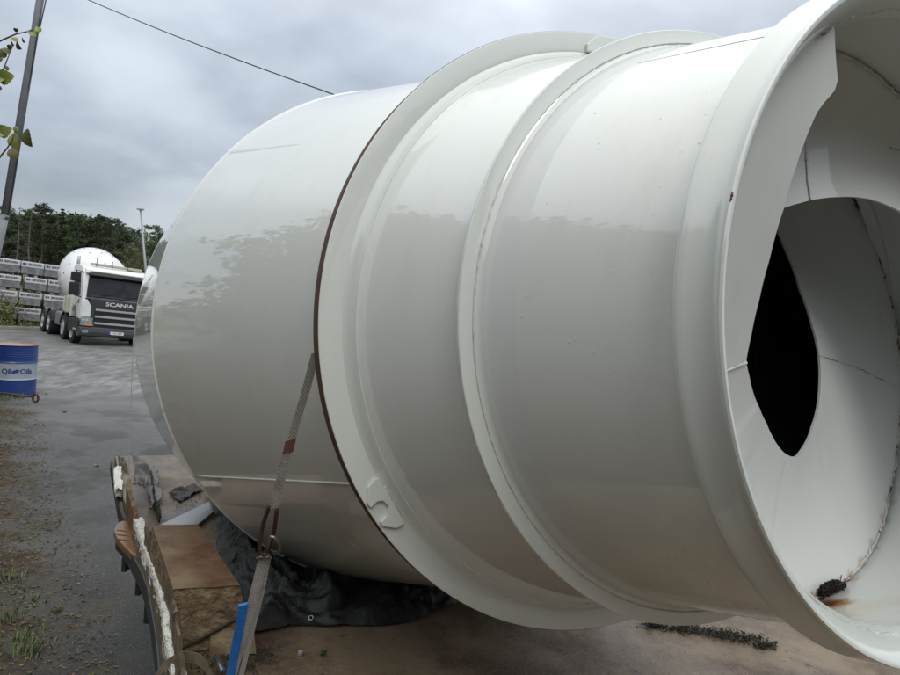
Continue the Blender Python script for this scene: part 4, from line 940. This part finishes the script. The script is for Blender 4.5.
for k in range(3):
    mb = MB(); mb.tube([(.5+k*.55, .7, 3.0), (.5+k*.55, .7, 3.38-.1*k)], .012, 6); mb.build('antenna', P_b, tk)
# front panels
tbox('front_panel', (.30, -.045, 1.47), (W-.30, .02, 1.80), P_g, .03)
for x0, x1 in ((.12, .62), (W-.62, W-.12)):
    mb = MB(); extrude_poly([Vector((x0, -.02, 1.80)), Vector((x1, -.02, 1.80)), Vector((x1-.12 if x0 < 1 else x1, -.02, 1.48)), Vector((x0+.0 if x0 < 1 else x0+.12, -.02, 1.62 if x0 < 1 else 1.48))], (0, .03, 0), mb); mb.build('side_vent', P_b, tk)
tbox('grille', (.46, -.03, .72), (W-.30, .02, 1.46), P_b, .01)
for z in (1.38, 1.13, .88):
    tbox('grille_bar', (.48, -.075, z-.035), (W-.30, -.031, z+.045), P_s, .015)
tbox('grille_side', (.34, -.06, .74), (.455, -.0, 1.46), P_g, .02); tbox('grille_side', (W-.295, -.06, .74), (W-.20, -.0, 1.46), P_g, .02)
for sx_ in (0, 1):
    x0, x1 = (.02, .33) if sx_ == 0 else (W-.19, W-.02)
    mb = MB(); extrude_poly([Vector((x, -.055, z)) for x, z in ((x0, 1.10), (x1, 1.10), (x1, 1.50), ((x0+x1)/2, 1.74), (x0+.03, 1.70), (x0, 1.5))], (0, .06, 0), mb); mb.build('corner_panel', P_w, tk, bevel=.02)
for x0 in (.45, 1.35):
    mb = MB(); mb.tube([(x0, -.03, 1.83), (x0+.62, -.01, 2.02)], .012, 5); mb.tube([(x0+.62, -.01, 2.02), (x0+.05, -.012, 1.93)], .010, 5); mb.build('wiper', P_b, tk)
tbox('wiper_cowl', (.30, -.01, 1.86), (W-.30, .035, 1.92), P_g, .01)
mb = MB(); extrude_poly([Vector((.2, y, z)) for y, z in ((.05, 2.60), (-.06, 2.66), (.06, 2.80), (.20, 2.74))], (W-.4, 0, 0), mb); mb.build('sun_visor', P_b, tk, bevel=.01)
# bumper, headlights, plate
mb = MB(); extrude_poly([Vector((0, y, z)) for y, z in ((-.10, .40), (-.12, .55), (-.08, .73), (.55, .73), (.55, .45), (.30, .34))], (W, 0, 0), mb); mb.build('bumper', P_g, tk, bevel=.05, seg=3)
for x0 in (.03, W-.43):
    o = tbox('headlight', (x0, -.085, .76), (x0+.40, .3, 1.06), mat('lamp_lens', (.36, .38, .40), .08, coat=.8, color2=(.12, .13, .14), vscale=9), .03)
    for q in (.08, .20): m2 = MB(); m2.lathe([(-.10, .001), (-.10, .035), (-.088, .052), (-.08, .055)], 16, 'y', (x0+q, 0, .95)); m2.build('lamp_ring', P_s, o, smooth=True)
    tbox('indicator', (x0+.14, -.09, .765), (x0+.395, -.05, .82), mat('amber_lens', (.75, .22, .03), .25, coat=.5), .01, o)
pl_ = tbox('number_plate', (1.02, -.145, .50), (1.54, -.122, .61), mat('plate_white', (.75, .76, .74), .4), .004)
tbox('plate_strip', (1.02, -.149, .50), (1.065, -.146, .61), mat('plate_blue', (.01, .06, .40), .4), 0, pl_)
FX = Matrix(((1, 0, 0), (0, 0, -1), (0, 1, 0))).to_4x4()
text_part('plate_lettering', 'TXN 80N', .095, P_b, pl_, Matrix.Translation((1.30, -.148, .555)) @ FX, .001, 0, .95)
text_part('brand_lettering', 'SCANIA', .205, mat('chrome_letter', (.78, .79, .80), .25, metal=.3), tk, Matrix.Translation((1.30, -.052, 1.625)) @ FX, .008, .004, 1.35)
text_part('model_lettering', 'P410', .07, P_s, tk, Matrix.Translation((.40, -.064, .80)) @ FX, .002, .001, 1.1)
# left side of the cab: door, window, mirrors, step
sd_ = -.012
mb = MB(); extrude_poly([Vector((sd_, y, z)) for y, z in ((.34, 1.86), (1.25, 1.80), (1.25, 2.66), (.62, 2.72))], (.03, 0, 0), mb); mb.build('side_window', P_gl, tk, bevel=.006)
mb = MB(); extrude_poly([Vector((sd_-.004, y, z)) for y, z in ((.45, 1.55), (.50, 1.55), (.50, 1.70), (.45, 1.70))], (.01, 0, 0), mb); mb.build('door_handle', P_b, tk)
mb = MB(); mb.tube([(-.012, .28, 1.75), (-.012, .8, 1.55), (-.012, 1.3, 1.2)], .006, 4); mb.build('door_crease', P_g, tk)
mb = MB(); mb.tube([(.02, .30, 2.72), (-.25, .12, 2.78), (-.27, .12, 1.85), (.02, .25, 1.80)], .025, 8); mb.build('mirror_arm', P_b, tk, smooth=True)
tbox('mirror', (-.42, .02, 2.36), (-.12, .22, 2.70), P_b, .04); tbox('mirror', (-.44, .02, 1.86), (-.12, .24, 2.32), P_b, .05)
for x0 in (.10, W-.36): tbox('fog_lamp', (x0, -.125, .50), (x0+.2, -.09, .60), MATS['lamp_lens'], .01)
tbox('step_panel', (-.01, .10, .45), (.25, 1.95, .95), P_b, .03); tbox('step', (-.05, .3, .55), (.2, .8, .62), P_s, .01)
# chassis, wheels, mudguards
for x in (.75, 1.65): tbox('chassis_beam', (x, .8, .72), (x+.1, 8.3, 1.0), P_g, .01)
def wheel(x, y, dual=False, inner=False):
    w_o = MB(); sgn = -1 if x < 1.2 else 1; w2 = .15 if not dual else .28
    w_o.lathe([(-w2, .31), (-w2, .44), (-w2+.03, .50), (w2-.03, .50), (w2, .44), (w2, .31)], 36, 'x', (0, 0, 0)); o = sharp(w_o.build('wheel', M_rub, tk)); o.location = (x, y, .5)
    r_ = MB(); s_o = sgn*w2; r_.lathe([(s_o, .31), (s_o-sgn*.03, .28), (s_o-sgn*(.02 if not dual else .12), .18), (s_o+sgn*.02, .12), (s_o+sgn*.03, .001)], 28, 'x'); r_.build('rim', P_s, o, smooth=True)
for y, dual in ((1.30, False), (3.0, False), (5.9, True), (7.25, True)):
    for x in (.17 if not dual else .28, W-.17 if not dual else W-.28): wheel(x, y, dual)
for x in (.0, W-.36):
    for y in (3.0, 5.9, 7.25):
        mb = MB(); pr = [(y+.62*math.cos(R_(a)), .5+.62*math.sin(R_(a))) for a in range(10, 171, 16)]; pr2 = [(y+.60*math.cos(R_(a)), .5+.60*math.sin(R_(a))) for a in range(170, 9, -16)]
        extrude_poly([Vector((x, q, z)) for q, z in pr+pr2], (.36, 0, 0), mb); mb.build('mudguard', P_g, tk)
tbox('fuel_tank', (.05, 3.75, .5), (.62, 4.9, 1.05), mat('tank_metal', (.35, .36, .37), .35, metal=.7), .08)
tbox('air_tank', (.1, 4.95, .55), (.5, 5.25, .95), P_b, .06)
tbox('drum_pedestal', (.35, 2.15, 1.0), (2.1, 2.65, 2.1), mat('pedestal_cream', (.55, .52, .38), .5, var=.2), .03)
tbox('rear_pedestal', (.7, 6.9, 1.0), (1.8, 7.2, 2.2), P_w, .02); tbox('water_tank', (-.02, 2.2, 1.1), (.35, 2.8, 1.75), mat('pedestal_cream', (.5, .5, .4), .5), .04)
# the truck's own drum
ax0, ax1 = Vector((1.22, 2.5, 2.15)), Vector((1.22, 7.6, 3.15)); axd = (ax1-ax0).normalized(); ax_x = Vector((1, 0, 0)); ax_z = ax_x.cross(axd)*1
DMt = Matrix.Translation(ax0) @ Matrix((ax_x, axd, ax_z)).transposed().to_4x4()
mb = MB(); mb.lathe([(-.0, .001), (.0, .42), (.12, .66), (.42, 1.0), (.9, 1.20), (1.3, 1.26), (2.4, 1.26), (2.9, 1.17), (4.6, .66), (5.1, .56), (5.1, .5), (4.6, .5)], 72, 'y'); o = sharp(mb.build('truck_drum', P_w, tk), 30); o.matrix_local = DMt
mb = MB()
for q in range(18):
    a = 2*PI*q/18
    for (y, r) in ((.42, 1.0), (1.3, 1.262), (2.4, 1.262)): mb.box((-.025, -.025, -.01), (.025, .025, .012), 0, Matrix.Rotation(a, 4, 'Y') @ Matrix.Translation((0, y, r)))
mb.build('rivets', P_g, o)['kind'] = 'stuff'
tbox('rear_hopper', (.8, 7.6, 2.6), (1.7, 8.1, 3.4), P_w, .05)
mb = MB(); mb.tube([(.15, 2.1, 2.9), (.15, 2.1, 3.35)], .06, 10); mb.build('exhaust', P_s, tk, smooth=True)

# ================================================================== WRAPPED PAVER STACKS
M_wrap = mat('white_shrink_wrap', (.50, .52, .56), .3, color2=(.62, .63, .66), vscale=6, coat=.3, bump=.01, bscale=12, randomc=.08)
M_blk = mat('grey_concrete_blocks', (.15, .15, .155), .6, color2=(.27, .275, .285), vscale=5, randomc=.15, coat=.3)
M_pal = mat('dark_pallet', (.035, .028, .022), .9, var=.4)
M_red2 = mat('dark_red_print', (.13, .035, .05), .6); M_nav = mat('navy_print', (.04, .05, .12), .6)
s0_ = onz(2.0, 326, 0)+kn*.9; 
fx = tx.copy(); fy = ty.copy(); sw_dir = (Vector((.80, .60, 0))).normalized(); sdy = Vector((-sw_dir.y, sw_dir.x, 0))
pw, ph = .90, .69
def wrapped(root):
    mb = MB(); mb.box((.04, .0, .10), (pw-.04, .9, .40)); o = mb.build('wrapped_blocks', M_blk, root, bevel=.012)
    for k in range(6):
        m2 = MB(); m2.box((.05+k*.134, -.012, .12), (.05+k*.134+.122, .0, .38)); m2.build('block', M_blk, o)
    mb = MB(); mb.box((.02, -.025, .40), (pw-.02, .92, ph-.03)); mb.build('top_wrap', M_wrap, root, bevel=.03)
    mb = MB()
    for x in (.03, .40, .77): mb.box((x, .0, .0), (x+.10, .9, .098))
    mb.box((.0, .0, .075), (pw, .9, .099)); mb.build('pallet', M_pal, root)
    text_part('lettering', 'BENDERS', .120, M_red2, root, Matrix.Translation((.54, -.030, .545)) @ FX, .002, .003, 1.0)
    m2 = MB(); m2.box((.07, -.031, .50), (.15, -.027, .59)); m2.box((.17, -.031, .50), (.21, -.027, .59)); m2.build('printed_mark', M_nav, root)
first = None; ords = ['bottom', 'second', 'third', 'top']; cols_ = ['leftmost', 'second', 'third', 'fourth', 'fifth']
rs = random.Random(3)
for c_i in range(5):
    for r_i in range(4):
        p = s0_ + sw_dir*((c_i-1)*(pw+.02)+rs.uniform(-.04, .04)+(.12 if r_i in (2,) else 0)) + Vector((0, 0, r_i*ph+.20-(c_i-1)*.05))
        if first is None: r = empty('wrapped_stack'); wrapped(r); first = r
        else: r = copy_tree(first)
        r.matrix_world = Matrix.Translation(p) @ Matrix((sw_dir, sdy, Vector((0, 0, 1)))).transposed().to_4x4() @ Matrix.Rotation(R_(3.2), 4, 'Y')
        tag(r, '%s wrapped pack of paving blocks in the %s column of the stack' % (ords[r_i], cols_[c_i]), 'block pack', 'plastic wrapped packs of paving blocks stacked four high')

# ================================================================== POLES, WIRES, LAMP
M_pole = mat('grey_pole', (.25, .26, .27), .6, color2=(.20, .21, .215), vscale=4)
M_cab = mat('black_cable', (.02, .02, .022), .6)
kp = 13.0
P0 = dep(-6, 262, kp); Pm = dep(5, 215, kp); Pt = dep(40, 0, kp); Pu = dep(62, -140, kp); Pg = dep(-24, 360, kp); Pg.z = 0
up_ = empty('utility_pole', (Pg.x, Pg.y, 0)); tag(up_, 'leaning grey utility pole with a black cable at the left edge', 'utility pole')
o_ = up_.location
mb = MB(); mb.tube([Pg-o_, P0-o_, Pm-o_], [.098, .082, .076], 14); mb.build('pole_base', M_pole, up_, smooth=True)
mb = MB(); mb.tube([Pm-o_-(Pt-Pm)*.02, Pt-o_, Pu-o_], [.075, .068, .055], 12); mb.build('pole_shaft', M_pole, up_, smooth=True)
rg = random.Random(4); mb = MB(); pts = []
for k in range(40):
    f_ = k/39; p = (Pm.lerp(Pu, f_) if f_ > 0 else Pm)-o_; pts.append(p+cr*(.066+.014*math.sin(f_*17))-Vector((0, .015, 0)))
mb.tube(pts, .014, 6); mb.build('cable', M_cab, up_, smooth=True)
mb = MB(); a = dep(47, -5, kp); b_ = dep(39, 32, kp); mb.tube([a+(a-b_)*2-o_, a-o_, b_-o_], .012, 6); mb.build('slack_cable', M_cab, up_)
# overhead wire: passes over behind the drum
a = dep(85, -1.5, 30); b_ = dep(341, 97, 21); dd = b_-a; pts = []
for k in range(41):
    f_ = -.6+2.4*k/40; p = a+dd*f_; p.z -= .25*(1-(2*min(max(f_, 0), 1)-1)**2)*.4; pts.append(p)
mb = MB(); mb.tube(pts, .022, 5); tag(mb.build('overhead_wire', M_cab), 'black overhead wire crossing the sky above the drum', 'wire')
# guy wire
mb = MB(); mb.tube([dep(-14, 277, 20), dep(0, 291, 20), onz(29, 326, .0)], .03, 6); tag(mb.build('guy_wire', mat('guy_sleeve', (.25, .27, .28), .6)), 'grey guy wire slanting down before the shrubs at the left edge', 'guy wire')
# floodlight mast
kl = 62.0; Lt = dep(140.5, 210, kl); Lb = dep(146, 272, kl); Lg = Lb+(Lb-Lt)*.6
fm = empty('floodlight_mast', (Lg.x, Lg.y, 0)); tag(fm, 'slim grey floodlight mast standing right of the mixer truck', 'floodlight mast'); o_ = fm.location
Lg2 = Vector((Lg.x, Lg.y, 0))
mb = MB(); mb.tube([Lg2-o_, Lb-o_, Lt-o_], [.14, .12, .07], 10); mb.build('mast', mat('mast_grey', (.30, .33, .34), .5, metal=.3), fm, smooth=True)
mb = MB(); mb.box((-.30, -.18, .0), (.30, .18, .13), 0, Matrix.Translation(Lt-o_)); mb.box((-.07, -.07, -.16), (.07, .07, .0), 0, Matrix.Translation(Lt-o_)); mb.build('lamp_head', mat('lamp_grey', (.33, .33, .30), .5), fm, bevel=.02)

# ================================================================== YOUNG TREE WITH BRANCH AT LEFT EDGE
M_lf = bpy.data.materials.new('sapling_leaf'); M_lf.use_nodes = True; t = M_lf.node_tree; b = t.nodes['Principled BSDF']; V = t.nodes.new('ShaderNodeTexCoord').outputs['Object']
c = node_mix(t, node_step(t, node_noise(t, V, 30, 5), .38, .66), (.17, .23, .045), (.30, .31, .09)); c = node_mix(t, node_step(t, node_noise(t, V, 65, 4), .62, .70), c, (.10, .055, .02)); t.links.new(c, b.inputs['Base Color']); b.inputs['Roughness'].default_value = .5
b.inputs['Subsurface Weight'].default_value = 0
M_lf2 = mat('old_leaf', (.10, .13, .035), .6, color2=(.12, .08, .03), vscale=25)
kz = 2.7
yt = empty('young_tree', (-3.1, 1.9, 0)); tag(yt, 'young tree with yellow-green leafy twigs reaching in at the left edge', 'tree'); o_ = yt.location
trk = MB(); trk.tube([(0, 0, 0), (.05, .03, 1.5), (.0, .1, 3.0), (.1, .05, 4.4)], [.035, .028, .02, .008], 8); trk.build('trunk', M_barkg, yt, smooth=True)
def twig(pts, r):
    mb = MB(); P = [dep(x, y, d)-o_ for x, y, d in pts]; mb.tube(P, [r*(1-.7*i/(len(P)-1)) for i in range(len(P))], 6); mb.build('twig', M_bark, yt, smooth=True)
tk0 = Vector((0, .09, 2.9)); 
def twig_from(root, pts, r):
    mb = MB(); P = [root]+[dep(x, y, d)-o_ for x, y, d in pts]; mb.tube(P, [r*(1-.75*i/(len(P)-1)) for i in range(len(P))], 6); mb.build('twig', M_bark, yt, smooth=True)
twig_from(Vector((0, .1, 3.0)), [(-60, 70, 2.75), (-20, 50, kz), (0, 41, kz), (16, 34, kz), (30, 31, kz), (36, 28, kz)], .006)
twig_from(Vector((0, .09, 2.75)), [(-30, 100, 2.75), (-5, 78, kz), (4, 68, kz), (9, 55, kz), (13, 45, kz)], .005)
twig_from(Vector((0, .06, 2.2)), [(-40, 190, 2.75), (-8, 165, kz), (0, 157, kz), (8, 147, kz), (13, 138, kz), (16, 128, kz)], .006)
rl = random.Random(8)
def leaf(px, py, size, ang, tilt=.5, m=M_lf, d=kz, round_=.42, label=None):
    c = dep(px, py, d)-o_; x = (cr*math.cos(R_(ang))+cu*math.sin(R_(ang))); y = (-cr*math.sin(R_(ang))+cu*math.cos(R_(ang)))*math.cos(tilt)+(-fw)*math.sin(tilt); z = x.cross(y)
    vs = []; n = 11; S_ = size/FOC*d
    for i in range(n):
        f_ = i/(n-1); wd = round_*math.sin(PI*f_**.75)**.8*(1+.10*(i % 2))*S_ if 0 < i < n-1 else 0
        bend_ = -.12*S_*(2*f_-1)**2
        vs += [c+x*(f_-.5)*S_+y*wd+z*(bend_+.10*wd), c+x*(f_-.5)*S_+z*bend_*1.0-z*.0, c+x*(f_-.5)*S_-y*wd+z*(bend_+.10*wd)]
    fs = []
    for i in range(n-1):
        a = i*3; fs += [(a, a+3, a+4, a+1), (a+1, a+4, a+5, a+2)]
    o = new_obj('leaf', vs, fs, m, yt, smooth=True)
    return o
for (px, py, sz, an, ti, mm) in ((5, 77, 17, 10, .3, M_lf), (-2, 79, 14, 200, .4, M_lf), (2, 53, 10, 80, .6, M_lf2), (6, 50, 8, 130, .7, M_lf2), (-1, 57, 9, 40, .5, M_lf), (14, 39, 8, 150, .8, M_lf), (12, 43, 7, -60, .9, M_lf2), (18, 46, 9, -50, .7, M_lf2), (23, 40, 7, -60, .9, M_lf2), (16, 30, 5, 10, .9, M_lf2), (32, 32, 10, 140, .5, M_lf), (38, 29, 7, 120, .5, M_lf), (7, 68, 5, 90, 1, M_lf2),
    (4, 131, 15, 20, .3, M_lf), (-3, 133, 14, 170, .4, M_lf), (14, 141, 17, -65, .25, M_lf), (27, 138, 19, -70, .5, M_lf2), (13, 153, 12, 100, .5, M_lf2), (16, 129, 6, 80, .6, M_lf), (10, 47, 6, 20, .6, M_lf2), (0, 88, 4, 60, .9, M_lf2)):
    leaf(px, py, sz, an, ti, mm)

# ================================================================== YARD LITTER, SMALL THINGS
def ground_litter(name, n, m, label, cat, smin, smax, seed, wmin, wrange, s_lo=-13.5, s_hi=-1.6, bias=1.0, leafy=True):
    rg = random.Random(seed); mb = MB()
    for k in range(n):
        s = s_lo+(s_hi-s_lo)*rg.random()**.7; base_ = 1.75+(-s-4)*.17; w2 = base_+wmin+wrange*rg.random()**bias
        p = D(s, w2, .002); s1 = rg.uniform(smin, smax); a = rg.uniform(0, 6.28); x_ = Vector((math.cos(a), math.sin(a), rg.uniform(-.25, .25)))*s1; y_ = Vector((-math.sin(a), math.cos(a), rg.uniform(-.25, .25)))*s1*rg.uniform(.35, .7); zc_ = Vector((0, 0, s1*rg.uniform(.25, .8)))
        if leafy: mb.add([p-x_+zc_*.6, p+y_+zc_*.2, p+x_+zc_*.8, p-y_+zc_*.3, p+zc_*.02], [(0, 1, 4), (1, 2, 4), (2, 3, 4), (3, 0, 4)])
        else: mb.add([p-x_, p+y_, p+x_, p-y_, p+zc_*1.2+x_*.2, p+zc_+y_*.3], [(0, 1, 5, 4), (1, 2, 5), (2, 3, 4, 5), (3, 0, 4)])
    return tag(mb.build(name, m), label, cat, kind='stuff')
M_dl = mat('dead_leaves', (.10, .055, .028), .7, color2=(.20, .135, .07), vscale=7)
M_pb = mat('pebbles', (.16, .155, .145), .8, color2=(.38, .37, .35), vscale=11)
M_ms = mat('moss', (.055, .065, .016), .9, color2=(.14, .13, .035), vscale=9)
ground_litter('dead_leaves', 4600, M_dl, 'brown dead leaves and crumbs scattered over the soil at the left', 'leaf litter', .006, .020, 1, -.35, 3.2, bias=.9)
ground_litter('dark_litter', 5200, mat('dark_leaves', (.022, .017, .012), .8, color2=(.055, .04, .024), vscale=9), 'dark rotten litter over the soil at the left', 'leaf litter', .006, .022, 5, -.3, 3.2, bias=.9)
ground_litter('gravel', 4200, M_pb, 'small pale pebbles and grit along the soil edge', 'gravel', .002, .008, 2, -1.3, 4.2, bias=1.0, leafy=False)
ground_litter('moss_patches', 4800, M_ms, 'yellow-green moss and tiny weeds on the soil', 'moss', .006, .022, 3, -.2, 2.8, bias=1.0)
mb = MB(); rg = random.Random(44)
for (px, py, n, hh) in ((30, 652, 70, .10), (22, 640, 40, .09), (6, 620, 40, .1), (12, 580, 40, .08), (20, 398, 60, .14), (6, 400, 60, .16), (36, 600, 20, .06), (40, 395, 20, .08), (-6, 392, 40, .2)):
    c = onz(px, py, 0)
    for k in range(n):
        p = c+Vector((rg.gauss(0, .06), rg.gauss(0, .06), 0)); a = rg.uniform(0, 6.28); l = Vector((math.cos(a)*.04, math.sin(a)*.04, hh*rg.uniform(.4, 1))); x_ = Vector((-math.sin(a), math.cos(a), 0))*.004; mb.add([p-x_, p+x_, p+l*.6+x_, p+l, p+l*.6-x_], [(0, 1, 2, 3, 4)])
tag(mb.build('grass_tufts', mat('tuft_green', (.06, .10, .022), .6, color2=(.14, .17, .05), vscale=5)), 'small green grass tufts on the soil by the barrel and in front', 'grass', kind='stuff')
# a few single finds
for (px, py, s1, m, nm, lab) in ((57, 611, .035, M_lit, 'litter_scrap', 'dark scrap lying alone on the wet asphalt'), (64, 412, .05, M_dl, 'brown_leaf', 'single brown leaf on the asphalt right of the barrel'), (97, 466, .035, M_dl, 'brown_leaf', 'single brown leaf lying near the far corner of the trailer'), (43, 425, .04, M_dl, 'brown_leaf', 'single brown leaf at the edge of the soil')):
    c = onz(px, py, 0); mb = MB(); vs = []; 
    for k in range(10):
        a = 2*PI*k/10; r = s1*rl.uniform(.6, 1.15); vs.append(c+Vector((r*math.cos(a)*1.4, r*math.sin(a), .004+.018*abs(math.sin(a*1.5)))))
    mb.add(vs+[c+Vector((0, 0, .006))], [(k, (k+1) % 10, 10) for k in range(10)]); tag(mb.build(nm, m), lab, 'scrap' if 'scrap' in nm else 'leaf')
